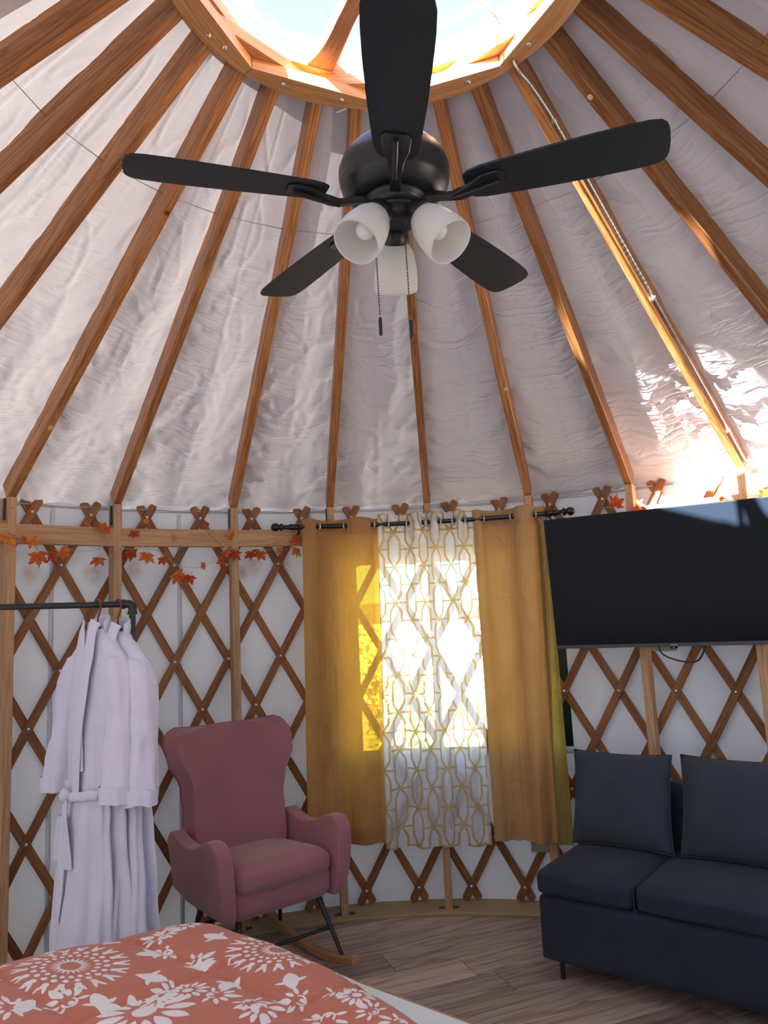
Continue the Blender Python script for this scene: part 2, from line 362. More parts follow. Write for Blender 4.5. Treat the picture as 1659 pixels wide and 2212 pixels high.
def wall_mat():
    """white wall cover with a few brown water stains"""
    m, nt, out = mat_new('wall_cover'); L = nt.links.new
    tc = nd(nt, 'ShaderNodeTexCoord'); fac = None
    for (az, z, r) in [(-47.3, 1.80, .055), (-40.4, 1.80, .06), (-35.7, 1.82, .05), (-21.2, 1.835, .07), (-22.5, 1.80, .05), (-29.6, 1.77, .05), (-17.3, 1.83, .05)]:
        d = nd(nt, 'ShaderNodeVectorMath', operation='DISTANCE'); d.inputs[1].default_value = P(az, 2.455, z); L(tc.outputs['Object'], d.inputs[0])
        mr = nd(nt, 'ShaderNodeMapRange', interpolation_type='SMOOTHSTEP'); mr.inputs['From Min'].default_value = 0; mr.inputs['From Max'].default_value = r*1.35
        mr.inputs['To Min'].default_value = 1.1; mr.inputs['To Max'].default_value = 0; L(d.outputs['Value'], mr.inputs[0])
        if fac is None: fac = mr
        else:
            a = nd(nt, 'ShaderNodeMath', operation='MAXIMUM'); L(fac.outputs[0], a.inputs[0]); L(mr.outputs[0], a.inputs[1]); fac = a
    n0 = nd(nt, 'ShaderNodeTexNoise', Scale=22.0, Detail=3.0); L(tc.outputs['Object'], n0.inputs['Vector'])
    fm = nd(nt, 'ShaderNodeMath', operation='MULTIPLY'); L(fac.outputs[0], fm.inputs[0]); L(n0.outputs['Fac'], fm.inputs[1])
    n1 = nd(nt, 'ShaderNodeTexNoise', Scale=3.0, Detail=3.0); L(tc.outputs['Object'], n1.inputs['Vector'])
    cr = ramp(nt, [(.3, (.60, .645, .74)), (.7, (.67, .715, .81))]); L(n1.outputs['Fac'], cr.inputs[0])
    mc = nd(nt, 'ShaderNodeMixRGB'); L(fm.outputs[0], mc.inputs[0]); L(cr.outputs[0], mc.inputs[1]); mc.inputs[2].default_value = (.30, .19, .13, 1)
    b = nd(nt, 'ShaderNodeBsdfPrincipled', Roughness=.6); b.inputs['Specular IOR Level'].default_value = .3
    L(mc.outputs[0], b.inputs['Base Color'])
    bp = nd(nt, 'ShaderNodeBump', Strength=.2, Distance=.02); L(n1.outputs['Fac'], bp.inputs['Height']); L(bp.outputs[0], b.inputs['Normal'])
    t = nd(nt, 'ShaderNodeBsdfTranslucent'); L(mc.outputs[0], t.inputs[0])
    mx = nd(nt, 'ShaderNodeMixShader'); mx.inputs[0].default_value = .022
    L(b.outputs[0], mx.inputs[1]); L(t.outputs[0], mx.inputs[2]); L(mx.outputs[0], out.inputs[0]); return m
M['wall'] = wall_mat()

# ================================================================== THE ROOM
RL, DB, B0 = 2.4178, degrees(0.115226), degrees(-0.830497)     # lattice radius, spacing, first crossing
Z0, DZ = 2.0887, 0.25                                            # top bolt row, row step
PR = 2.31                                                        # inner face of the wall posts
POST_AZ = [-50.75, -38.63, -23.92, -10.97, 2.31, 15.91, 28.92, 42.2]
RAF_AZ = POST_AZ + [55.5, 68.8, 82.1] + [-50.75-13.3*k for k in range(1, 4)]
RAF_AZ += [95.4 + (360-95.4-90.65-13.3)/12*k for k in range(0, 13)]
def zb(r): return 2.147 + (2.30-r)*0.6834                        # underside of the rafters
WIN = (-7.6, 18.9, 0.80, 1.815)                                  # window: azimuths, heights

# ---- floor: sub-floor disc with separate planks
b = MB()
pts = [P(k*5, 2.44, -0.012) for k in range(72)]
low = [P(k*5, 2.44, -0.06) for k in range(72)]
b.add(pts, [tuple(range(71, -1, -1))]); b.add(low, [tuple(range(72))]); b.grid([pts, low], closed_u=True, smooth=False)
floor = tag(b.build('floor', M['ledge']), kind='structure')
PD = radians(23.5); pu = Vector((cos(PD), sin(PD), 0)); pv = Vector((-sin(PD), cos(PD), 0))
ref = Vector((.183, 1.614, 0))                                   # a plank end seen in the photograph
PWID, PLEN = 0.187, 1.22
def clip_circle(poly, R):
    for k in range(48):
        a = 2*pi*k/48; n = Vector((cos(a), sin(a))); out = []
        for i in range(len(poly)):
            p, q = poly[i], poly[(i+1) % len(poly)]; dp, dq = p.dot(n)-R, q.dot(n)-R
            if dp <= 0: out.append(p)
            if dp*dq < 0: out.append(p+(q-p)*(dp/(dp-dq)))
        poly = out
        if len(poly) < 3: return None
    return poly
v0 = ref.dot(pv); u0 = ref.dot(pu)
rng = random.Random(3)
for row in range(-22, 14):
    off = 0.0 if row == 0 else rng.uniform(0, PLEN)
    for k in range(-5, 5):
        ua, ub = u0+off+(k-1)*PLEN, u0+off+k*PLEN; va, vb = v0+row*PWID, v0+(row+1)*PWID
        g = .0007
        quad = [pu*ua+pv*va, pu*ub+pv*va, pu*ub+pv*vb, pu*ua+pv*vb]
        c = (quad[0]+quad[2])/2
        if c.y < -1.2 and abs(row) > 40: continue
        q2 = [Vector(((p-c).x, (p-c).y)) for p in quad]
        q2 = [Vector((p.x*(1-g*2/PLEN*2), p.y*(1-.004))) for p in q2]
        poly = clip_circle([Vector((p.x+c.x, p.y+c.y)) for p in q2], 2.30)
        if not poly: continue
        top = [Vector((p.x, p.y, 0)) for p in poly]; bot = [Vector((p.x, p.y, -.0118)) for p in poly]; n = len(top)
        uvt = [(p.dot(pu), p.dot(pv)) for p in top]
        m = MB(); m.add(top, [tuple(range(n))], [uvt]); m.add(bot, [tuple(range(n-1, -1, -1))], [uvt[::-1]])
        m.grid([bot, top], closed_u=True, smooth=False, uvf=lambda i, j: (j*.1, i*.01))
        o = m.build('plank', M['plank'], floor)
# ---- raised ledge along the wall
b = MB()
prof = [(2.262, .001), (2.26, .012), (2.263, .0155), (2.46, .0155)]
rows = [[P(a, r + (0.006*nz(a*.15) if i < 3 else 0), z) for i, (r, z) in enumerate(prof)] for a in range(0, 361, 2)]
b.grid(rows, smooth=False)
tag(b.build('trim_1', M['ledge'], weld=True), kind='structure')

# ---- wall cover
def wall_arc(name, a0, a1, wins, step=1.0, mat=M['wall'], out=0.0):
    m = MB(); n = int((a1-a0)/step); zs = [-0.03 + k*0.0365 for k in range(61)]
    def pt(a, z):
        r = 2.457 + out + .004*nz(a*.22, z*.6) + .0025*nz(a*.9, z*.35, 3) + .010*smooth(.25, .0, z)*nz(a*.35, 9)
        if z > 2.05: r -= (z-2.05)*.12
        return P(a, r, z)
    azs = sorted(set([round(a0+k*step, 3) for k in range(n+1)] + [w for W in wins for w in W[:2]]))
    zz = sorted(set([round(z, 4) for z in zs] + [w for W in wins for w in W[2:4]]))
    idx = {}; vs = []; fs = []
    def vi(a, z):
        if (a, z) not in idx: idx[(a, z)] = len(vs); vs.append(pt(a, z))
        return idx[(a, z)]
    for i in range(len(azs)-1):
        for j in range(len(zz)-1):
            ca, cz = (azs[i]+azs[i+1])/2, (zz[j]+zz[j+1])/2
            if any(W[0] < ca < W[1] and W[2] < cz < W[3] for W in wins): continue
            fs.append((vi(azs[i], zz[j]), vi(azs[i], zz[j+1]), vi(azs[i+1], zz[j+1]), vi(azs[i+1], zz[j])))
    m.add(vs, fs, smooth=True)
    return tag(m.build(name, mat), kind='structure')
wall_back = wall_arc('wall_back', -88, 88, [WIN])
wall_front = wall_arc('wall_front', 86, 274, [(93.0, 111.0, .95, 1.82)], step=2, out=.02)  # opening out of view, added to let in fill light
# seams in the wall cover: sewn hem strips
for i, az in enumerate([-45.1, -30.3, -13.6]):
    m = MB(); rows = [[P(az+da, 2.4505+.004*nz(az*.22, z*.6), z) for da in (-.25, .25)] for z in [k*.1+.02 for k in range(22)]]
    m.grid(rows); mod_solid(m.build('seam', M['wall'], wall_back), .0015)

# ---- window: clear vinyl, green edging
def window(name, az0, az1, z0, z1, screen=False):
    m = MB(); rows = [[P(lerp(az0, az1, j/24), 2.452, lerp(z0, z1, i/6)) for j in range(25)] for i in range(7)]
    m.grid(rows); w = m.build(name, M['liner']); tag(w, kind='structure')
    return w
win = window('window_1', *WIN)
for nm, a0, a1, z0, z1, mt in [('window_edge', 17.0, 18.95, .77, 1.83, 'green'), ('window_hem', -8.1, 19.3, .765, .80, 'wall'), ('window_hem', -8.1, -7.6, .78, 1.84, 'wall')]:
    m = MB(); rows = [[P(lerp(a0, a1, j/10), 2.4485, z) for j in range(11)] for z in (z0, (z0+z1)/2, z1)]; m.grid(rows)
    mod_solid(m.build(nm, M[mt], win), .004)
m = MB(); rows = [[P(lerp(-8.1, 17.2, j/30), 2.4465, z1 if i else 1.80 + .035*abs(sin(j/30*pi*3.2)) ) for j in range(31)] for i, z1 in enumerate((0, 1.90))]; m.grid(rows)
mod_solid(m.build('window_valance', M['wall'], win), .003)
window('fill_window', 93, 111, .95, 1.82)  # unseen window added to brighten the room with daylight

# ---- roof liner (cone between the rafters) with sag and wrinkles
RS = sorted([a % 360 for a in RAF_AZ])
def roof_cell(a):
    a = a % 360
    for i in range(len(RS)):
        lo = RS[i]; hi = RS[(i+1) % len(RS)] + (360 if i == len(RS)-1 else 0)
        if lo <= a < hi: return i, (a-lo)/(hi-lo)
        if lo <= a+360 < hi: return i, (a+360-lo)/(hi-lo)
    return 0, 0
def roof_pt(a, s):
    r = lerp(.60, 2.475, s); i, u = roof_cell(a); k = i*7.31
    z = zb(r) + .1085
    e = 4*u*(1-u); w = r*radians(13.3)                             # panel width here
    d = -.030*e*sin(pi*min(1, .12+s*.85))
    x, y = (u-.5)*w, s*1.9
    # folds fanning off the rafters, long soft billows and sharper creases
    side = abs(u-.5)*2
    fold = nz((y*9 + x*7)*.9+k, x*3.0+k, k) * .020 * side**1.5 * smooth(.05, .5, s)
    fold += nz((y*16 - x*13)+k*3, x*4-k, k*2) * .013 * smooth(.2, .9, side) * smooth(.25, .8, s)
    bil = nz(x*5.5+k, y*1.1+k) * .030 * e
    c = nz(x*9+k*2, y*5.5-k, 2.7)
    crease = -(1-min(1, abs(c)*9))**2*.006*smooth(0, .3, e)
    c2 = nz((x+y*.6)*8-k, (y-x*.7)*4+k, 8.1)
    crease += (1-min(1, abs(c2)*12))**2*.0055*smooth(0, .3, e)*smooth(.15, .5, s)
    seam = -.005*max(0, 1-abs(u-.5)/.02)
    z += d + fold + bil + crease + seam
    if s > .93: z -= (s-.93)*.25 
    return P(a, r, z)
def roof_arc(a0, a1, da, ns, lift=0.0):
    n = int((a1-a0)/da); g = [[roof_pt(a0+da*j, i/ns)+Vector((0, 0, lift)) for j in range(n+1)] for i in range(ns+1)]
    def uvf(i, j):
        k, u = roof_cell(a0+da*j); s = i/ns; r = lerp(.60, 2.475, s); return ((u-.5)*r*.232+k*3.17, s*2.2)
    return g, uvf
b = MB(); g_, uv_ = roof_arc(-100, 100, .4, 150); b.grid(g_, uvf=uv_); g_, uv_ = roof_arc(96, 264, 2.0, 24, .03); b.grid(g_, uvf=uv_)
ceiling = tag(b.build('ceiling', M['roof']), kind='structure')

# ---- rafters: children of the ceiling
def rafter_mesh():
    ra, rb_ = .603, 2.33
    m = MB(); fr = []
    t = Vector((0, rb_-ra, zb(rb_)-zb(ra))).normalized(); up = Vector((0, -t.z, t.y)); 
    if up.z < 0: up = -up
    for k in range(13):
        r = lerp(ra, rb_, k/12); fr.append((Vector((0, r, zb(r)))+up*.0445, Vector((1, 0, 0)), up))
    m.bar(fr, .0385, .089, .003); return m
raf0 = None
rafters = {}
for a in RAF_AZ:
    if raf0 is None: raf0 = rafter_mesh().build('rafter', M['rafter'], ceiling); o = raf0
    else: o = inst(raf0, ceiling)
    o.rotation_euler = (0, 0, -radians(a)); rafters[round(a, 2)] = o
rt = Vector((0, 1.727, zb(2.33)-zb(.603))).normalized(); rup = Vector((0, -rt.z, rt.y))
def plug(parent, r, side, h, mat, rad=.0095):
    """round plug let into a rafter; side -1/+1 cheek or 0 underside"""
    c = Vector((0, r, zb(r)))
    if side: o_, ax = c+Vector((side*.0195, 0, 0))+rup*h, Vector((side, 0, 0))
    else: o_, ax = c+Vector((h, 0, 0)), -rup
    m = MB(); m.lathe([(1e-5, -.002), (rad, -.002), (rad, .0012), (rad*.8, .0022), (1e-5, .0022)], 14, o_, ax); m.build('wood_plug', mat, parent)
plug(rafters[round(-50.75-13.3, 2)], 1.02, 1, .072, M['knot'], .011)
plug(rafters[55.5], .80, 0, -.002, M['knot']); plug(rafters[15.91], 1.70, 0, .012, M['knot'])
plug(rafters[-50.75], 1.955, 0, .004, M['knot'], .012); plug(rafters[-50.75], 1.06, 0, .004, M['darkknot'], .009)

# ================================================================== LATTICE
lat = thing('lattice_wall', 'crossed brown wooden slats bolted into a diamond lattice along the white wall', 'lattice', (0, 0, 0))
def slat_mesh(sgn, r0):
    m = MB(); n = 34; tot = 8*DZ+.13; half = radians(DB)*RL/2
    sl = Vector((sgn*half*-1, -DZ)).normalized()                    # (along arc, down) per unit length
    fr = []
    for k in range(n+1):
        e = k/n; zrow = .065 - e*tot                                   # relative to the top row
        arc = -sgn*half*(-zrow/DZ)
        az = degrees(arc/RL); c = P(az, r0, Z0+zrow); a = radians(az)
        tg = Vector((cos(a), -sin(a), 0)); rd = Vector((-sin(a), -cos(a), 0))
        t = (tg*sl.x+Vector((0, 0, 1))*sl.y).normalized(); side = rd.cross(t)
        fr.append((c, side, rd))
    def sc(k):
        d = min(k, n-k); return ((.62, 1) if d == 0 else (1, 1))
    L = (Vector(fr[1][0])-Vector(fr[0][0])).length
    # rounded ends: insert a frame shortly after each end
    a0, a1 = fr[0], fr[1]; e0 = (Vector(a0[0]).lerp(Vector(a1[0]), .16), a0[1], a0[2])
    b0, b1 = fr[-1], fr[-2]; e1 = (Vector(b0[0]).lerp(Vector(b1[0]), .16), b0[1], b0[2])
    fr = [fr[0], e0] + fr[1:-1] + [e1, fr[-1]]; n2 = len(fr)-1
    m.bar(fr, .040, .0125, .0015, scale=lambda k: (.72, 1) if k in (0, n2) else (1, 1)); return m
sA = slat_mesh(1, RL+.0065).build('slat', M['slat'], lat)            # leaning right, in front
sB = slat_mesh(-1, RL+.0200).build('slat', M['slat'], lat)           # leaning left, behind
bolt = MB(); bolt.lathe([(1e-5, .0055), (.005, .0048), (.0085, .002), (.009, -.001)], 12, P(0, RL, Z0), Vector((0, -1, 0)))
bolt0 = bolt.build('bolt', M['steel'], lat)
firstA = firstB = firstC = True
for i in range(-4, 26):
    azt = B0 + i*DB
    if -75 < azt < 92:
        o = sA if firstA else inst(sA, lat); firstA = False; o.rotation_euler = (0, 0, -radians(azt))
    if -90 < azt < 75:
        o = sB if firstB else inst(sB, lat); firstB = False; o.rotation_euler = (0, 0, -radians(azt))
    for row in (0, 1, 3, 4, 6, 7, 8):
        a = azt + (DB/2 if row % 2 else 0)
        if not -62 < a < 62: continue
        o = bolt0 if firstC else inst(bolt0, lat); firstC = False
        o.location = (0, 0, -row*DZ); o.rotation_euler = (0, 0, -radians(a))

# ---- posts
POST_LABEL = ['pale pine wall post at the left edge of the picture', 'pale pine wall post behind the clothes rack corner and brown hangers',
              'pale pine wall post rising behind the pink chair', 'pale pine wall post behind the left mustard curtain',
              'pale pine wall post behind the sheer curtain, below the window', 'pale pine wall post behind the right mustard curtain',
              'pale pine wall post under the television, above the left sofa pillow', 'pale pine wall post at the right edge behind the second sofa pillow']
POST_LABEL += ['pale pine wall post to the right of the television and sofa', 'pale pine wall post furthest right along the lattice', 'pale pine wall post behind the left end of the clothes rack']
for i, a in enumerate(POST_AZ + [55.5, 68.8, -64.05]):
    p = thing('wall_post', POST_LABEL[i], 'post', P(a, PR+.0445, .0155), -radians(a), group='wall posts')
    m = MB(); h = 2.134-.0155
    m.bar([(Vector((0, 0, h*k/6)), Vector((1, 0, 0)), Vector((0, 1, 0))) for k in range(7)], .0385, .089, .002)
    m.build('stud', M['post'], p)
    for zz in (.06, h-.05):
        m = MB(); m.lathe([(1e-5, .0012), (.0025, .0012), (.0025, -.001)], 8, (0, -.0445, zz), (0, -1, 0)); m.build('screw', M['black'], p)
    for s in (-1, 1):                                                   # black foot plate tabs and head bracket
        m = MB(); m.box((s*.019, -.034, .0005), (s*.052, -.012, .0045), .0015); m.build('foot_bracket', M['black'], p)
    m = MB(); m.box((-.0195-.004, -.02, h-.10), (-.0195, .006, h-.005), .0015, 2); m.build('head_bracket', M['black'], p)

# ---- flat rails between the posts
def rail(name, a0, a1, label, z0=1.925, z1=2.014, r=PR+.002):
    t = thing(name, label, 'rail', (P(a0, r, z0)+P(a1, r, z0))/2, 0, group='rails between the posts')
    c0, c1 = P(a0, r+.019, (z0+z1)/2), P(a1, r+.019, (z0+z1)/2); d = (c1-c0).normalized(); inw = Vector((0, 0, 1)).cross(d)
    c0 += d*.0205; c1 -= d*.0205
    m = MB(); m.bar([(c0.lerp(c1, k/4), inw, Vector((0, 0, 1))) for k in range(5)], .038, z1-z0, .002)
    m.build('board', M['rail'], t, off=t.location); return t, c0, c1, d
RLAB = {0: 'short end of pale pine rail at the left picture edge', 1: 'knotty pine rail above the black clothes rack',
        2: 'pine rail with a small ink stamp, above the pink chair', 3: 'reddish pine rail running behind the curtain rod end', 
        4: 'pine rail across the window behind the sheer curtain', 7: 'pine rail behind the top left corner of the television', 8: 'pine rail behind the television, under the sunlit wall'}
rails = {}
pa = [-64.0] + POST_AZ
for i in (0, 1, 2, 3, 7, 8):
    if i < len(pa)-1: rails[i] = rail('wall_rail', pa[i], pa[i+1], RLAB[i])
# ink grade stamp on the rail: bars of lettering
t, c0, c1, d = rails[2]; inw = Vector((0, 0, 1)).cross(d)
def text_part(body, size, mat, parent, loc, xdir, zdir, name='lettering', off=Vector((0, 0, 0))):
    cu = bpy.data.curves.new(name, 'FONT'); cu.body = body; cu.size = size; cu.align_x = 'CENTER'; cu.align_y = 'CENTER'; cu.extrude = .0002
    o = bpy.data.objects.new(name+'_tmp', cu); COL.objects.link(o)
    dg = bpy.context.evaluated_depsgraph_get(); me = bpy.data.meshes.new_from_object(o.evaluated_get(dg)); bpy.data.objects.remove(o)
    nrm = Vector(xdir).cross(Vector(zdir)); mw = Matrix((xdir, zdir, nrm)).transposed()
    for v in me.vertices: v.co = mw @ v.co + Vector(loc) - Vector(off)
    me.name = name
    return new_obj(name, me, mat, parent)
sp = c0.lerp(c1, .46) + inw*0.0
fx = inw if (CAM-sp).dot(inw) > 0 else -inw
m = MB(); rs = random.Random(5)                                     # faint blurred marks, too worn to read
for k, (wd, zt, zl) in enumerate(((.005, .022, -.026), (.009, .016, -.020), (.003, .014, -.024))):
    z = zt
    while z > zl:
        hgt = rs.uniform(.002, .005); c = sp + fx*.0192 + d*(.011*(k-1)) + Vector((0, 0, z))
        m.bar([(c, d, fx), (c-Vector((0, 0, hgt)), d, fx)], wd*rs.uniform(.6, 1.1), .0012, .0002); z -= hgt+rs.uniform(.001, .003)
m.build('grade_stamp', M['stamp'], t, off=t.location)

# ---- steel tension cable along the top of the lattice
m = MB()
m.tube([P(a*.5, RL+.012+.012*((a//7) % 2), 2.128+.003*nz(a*.08)) for a in range(-170, 171)], .0028, 6)
m.tube([P(a*.5, RL+.022, 2.121+.004*nz(a*.05, 5)) for a in range(-170, 171)], .0018, 6)
tag(m.build('tension_cable', M['dullsteel']), 'thin grey steel cable strung along the top ends of the lattice', 'cable')
# ---- wire threaded through the rafters
m = MB(); ra_s = sorted([a if a < 180 else a-360 for a in RAF_AZ]); ra_s = [a for a in ra_s if -105 < a < 105]
for a0, a1 in zip(ra_s, ra_s[1:]):
    p, q = P(a0, 1.06, zb(1.06)+.066), P(a1, 1.06, zb(1.06)+.066); m.tube([p, (p+q)/2+Vector((0, 0, -.001)), q], .0016, 5)
tag(m.build('rafter_wire', M['dullsteel']), 'fine steel wire threaded from rafter to rafter under the ceiling cloth', 'wire')

# ================================================================== ROOF RING, BRACES, DOME
ring = thing('roof_ring', 'eight-sided wooden compression ring around the skylight with bolts', 'ring', (0, 0, 3.295))
def ring_seg(a0, a1, z0, z1, rin, rout):
    m = MB(); n = 10; rows = []
    for k in range(n+1):
        t = k/n; a = lerp(a0+.15, a1-.15, t)
        pi_ = P(a0+.15, rin, 0).lerp(P(a1-.15, rin, 0), t); po = P(a, rout, 0)
        rows.append([Vector((pi_.x, pi_.y, z0)), Vector((po.x, po.y, z0)), Vector((po.x, po.y, z1)), Vector((pi_.x, pi_.y, z1))])
    m.grid(rows, closed_u=True, smooth=False, uvf=lambda i, j: (i*.045, (0, .06, .10, .16, .20)[j]))
    m.add(rows[0], [(3, 2, 1, 0)]); m.add(rows[-1], [(0, 1, 2, 3)]); return m
RC = -50.0
for k in range(8): ring_seg(RC+45*k, RC+45*k+45, 3.295, 3.334, .572, .612).build('ring_segment', M['ring'], ring, off=(0, 0, 3.295))
for k in range(8): ring_seg(RC+22.5+45*k, RC+22.5+45*k+45, 3.3345, 3.373, .575, .616).build('ring_segment', M['ring'], ring, off=(0, 0, 3.295))
for k in range(8): ring_seg(RC+45*k, RC+45*k+45, 3.3735, 3.412, .585, .630).build('ring_segment', M['ring'], ring, off=(0, 0, 3.295))
for k in range(8):
    for f in (.27, .74):
        m = MB(); m.lathe([(1e-5, .006), (.0055, .005), (.0088, .001), (.009, -.001)], 12, P(RC+45*(k+f), .572, 3.295), (0, 0, -1)); m.build('ring_bolt', M['steel'], ring, off=(0, 0, 3.295))
m = MB(); m.tube([P(-71, .566, 3.296), P(-71, .566, 3.27), P(-71, .555, 3.262)], .005, 8); m.build('ring_hook', M['steel'], ring, off=(0, 0, 3.295))
# curved laminated braces carrying the fan
arms = thing('dome_brace', 'curved reddish laminated wood braces arching over the skylight', 'brace', (0, 0, 3.41))
for a in (-25.0, 95.0, 215.0):
    m = MB(); ctr = [(.612, 3.418, .125), (.53, 3.398, .098), (.45, 3.376, .078), (.37, 3.366, .066), (.29, 3.366, .062), (.19, 3.358, .062), (.02, 3.355, .07)]
    pts = spline([P(a, r, z) for r, z, w in ctr], 6); ws = spline([(w, 0, 0) for r, z, w in ctr], 6); fr = []
    aa = radians(a); tg = Vector((cos(aa), -sin(aa), 0)); L = len(pts)
    for k, p in enumerate(pts):
        t = (pts[min(k+1, L-1)]-pts[max(k-1, 0)]).normalized(); fr.append((p, tg, t.cross(tg)))
    m.bar(fr, 1.0, .045, .004, scale=lambda k: (ws[k].x, 1)); m.build('brace_arm', M['arm'], arms, off=(0, 0, 3.41))
m = MB(); m.lathe([(1e-5, 3.32), (.09, 3.32), (.095, 3.33), (.095, 3.385), (.085, 3.395), (1e-5, 3.395)], 24); m.build('brace_hub', M['arm'], arms, off=(0, 0, 3.41))
# acrylic dome
dome = thing('skylight_dome', 'clear acrylic dome skylight above the wooden ring', 'skylight', (0, 0, 3.412))
m = MB(); rows = []
for i in range(15):
    t = i/14*pi/2; rows.append([P(k*7.5, .665*cos(t)+1e-4, 3.43+.42*sin(t)) for k in range(48)])
m.grid(rows, closed_u=True); m.build('dome_shell', M['dome'], dome, off=(0, 0, 3.412))
m = MB(); m.lathe([(.632, 3.413), (.70, 3.413), (.70, 3.432), (.632, 3.432), (.632, 3.413)], 64, smooth=False); m.build('dome_curb', M['ledge'], dome, off=(0, 0, 3.412))
m = MB(); m.tube(spline([P(-70, .60, 3.42), P(-69, .585, 3.44), P(-67.5, .575, 3.43), P(-67.8, .57, 3.41), P(-69.5, .575, 3.405)], 6), .0035, 7); m.build('opener_hook', M['steel'], dome, off=(0, 0, 3.412))

# ================================================================== CEILING FAN
fan = thing('ceiling_fan', 'black five-blade ceiling fan with three frosted lights and pull chains', 'ceiling fan', (0.003, 0, 2.588))
FZ = 2.588
m = MB(); m.lathe([(.0125, .20), (.0125, .72)], 16); m.build('down_rod', M['steel'], fan)
m = MB(); m.lathe([(1e-5, .731), (.062, .731), (.065, .72), (.055, .68), (.025, .655), (1e-5, .655)], 24); m.build('canopy', M['fan'], fan)
m = MB(); m.lathe([(1e-5, .205), (.03, .202), (.034, .18), (.07, .158), (.110, .140), (.134, .114), (.145, .085), (.146, .066), (.142, .052), (.1430, .048), (.1385, .042), (.1395, .037), (.133, .029), (.118, .008), (.096, -.004), (.088, .0), (1e-5, 0)], 48)
m.build('motor_housing', M['fan'], fan)
m = MB(); m.lathe([(.083, .008), (.086, .0), (.084, -.012), (.074, -.015), (.072, -.034), (.077, -.037), (.077, -.043), (.066, -.046), (.060, -.052), (.056, -.062), (.040, -.068), (.036, -.066), (.020, -.069), (1e-5, -.069)], 40)
m.build('switch_housing', M['fan'], fan)
BL = [178.0+72*k for k in range(5)]
def blade_outline():
    o = []
    top = [(.185, .034), (.20, .046), (.23, .054), (.30, .0595), (.40, .066), (.50, .070), (.58, .0715), (.63, .070), (.655, .064), (.667, .052), (.672, .034)]
    o += [(r, w) for r, w in top] + [(.674, .0)] + [(r, -w) for r, w in reversed(top)]
    return o
blade_me = None
for a in BL:
    if blade_me is None:
        m = MB(); ol = blade_outline(); n = len(ol)
        up_ = [Vector((w, r, .003)) for r, w in ol]; dn = [Vector((w, r, -.003)) for r, w in ol]
        m.add(up_, [tuple(range(n))]); m.add(dn, [tuple(range(n-1, -1, -1))]); m.grid([dn, up_], closed_u=True, smooth=False)
        blade = m.build('fan_blade', M['blade'], fan); blade_me = blade
        # bracket: forked iron under the blade root
        m = MB()
        pts = spline([(0, .075, -.008), (0, .11, -.012), (0, .15, -.022), (0, .185, -.018), (0, .235, -.006), (0, .285, -.0055)], 6)
        L = len(pts); ws = [interp([(0, .030), (.35, .022), (.62, .040), (.8, .066), (.93, .07), (1, .05)], k/(L-1)) for k in range(L)]
        hs = [interp([(0, .020), (.5, .014), (.8, .006), (1, .004)], k/(L-1)) for k in range(L)]
        fr = []
        for k, p in enumerate(pts):
            t = (pts[min(k+1, L-1)]-pts[max(k-1, 0)]).normalized(); fr.append((p, Vector((1, 0, 0)), Vector((1, 0, 0)).cross(t)))
        m.bar(fr, 1, 1, .002, smooth=False, scale=lambda k: (ws[k], hs[k]))
        arm = m.build('blade_arm', M['fan'], fan)
        m = MB(); m.bar([((0, .15, -.028), (1, 0, 0), (0, 0, 1)), ((0, .20, -.022), (1, 0, 0), (0, 0, 1)), ((0, .27, -.010), (1, 0, 0), (0, 0, 1))], .012, .012, .003); rib = m.build('blade_rib', M['fan'], arm)
        bo, ao = blade, arm
    else:
        bo = inst(blade, fan); ao = inst(arm, fan); inst(rib, ao)
    bo.rotation_euler = Matrix.Rotation(-radians(a), 3, 'Z').to_euler(); 
    bo.rotation_euler = (Matrix.Rotation(-radians(a), 3, 'Z') @ Matrix.Rotation(radians(-10.5), 3, 'Y')).to_euler(); bo.location = (0, 0, .002)
    ao.rotation_euler = (Matrix.Rotation(-radians(a), 3, 'Z') @ Matrix.Rotation(radians(-9), 3, 'Y')).to_euler()
# three lights
def light_unit(a):
    ax = (P(a, .62, 0) + Vector((0, 0, -.78))).normalized(); o_ = P(a, .045, -.028)
    m = MB(); m.tube([P(a, .03, -.02), P(a, .05, -.03), o_+ax*.035], .017, 12)
    m.lathe([(1e-5, .018), (.028, .02), (.034, .03), (.036, .055), (.033, .062), (1e-5, .062)], 24, o_, ax); m.build('lamp_holder', M['fan'], fan)
    m = MB(); m.lathe([(.029, .055), (.040, .066), (.050, .09), (.0565, .12), (.060, .15), (.0605, .175), (.059, .185), (.0565, .185), (.058, .173), (.0565, .15), (.053, .12), (.046, .09), (.036, .07), (.026, .062)], 36, o_, ax)
    s_ = m.build('glass_shade', M['shade'], fan)
    m = MB(); m.lathe([(1e-5, .150), (.015, .146), (.023, .136), (.025, .123), (.021, .106), (.014, .09), (.012, .06), (1e-5, .06)], 20, o_, ax); m.build('bulb', M['bulb'], s_)
for a in (219.0, 126.0, -4.0): light_unit(a)
for (x, y, zt, zbm) in ((.018, -.050, -.06, -.345), (-.058, -.03, -.045, -.325)):
    m = MB(); n = int((zt-zbm)/.0062)
    for k in range(n):
        c = Vector((x+.004*k/n, y, zt-k*.0062)); r = .0023
        m.lathe([(1e-5, -r), (r*.8, -r*.6), (r, 0), (r*.8, r*.6), (1e-5, r)], 6, c)
    ch = m.build('pull_chain', M['black'], fan)
    m = MB(); m.lathe([(1e-5, 0), (.0035, -.002), (.0045, -.008), (.0045, -.045), (.003, -.049), (1e-5, -.049)], 12, (x+.004, y, zbm)); m.build('chain_fob', M['black'], ch)

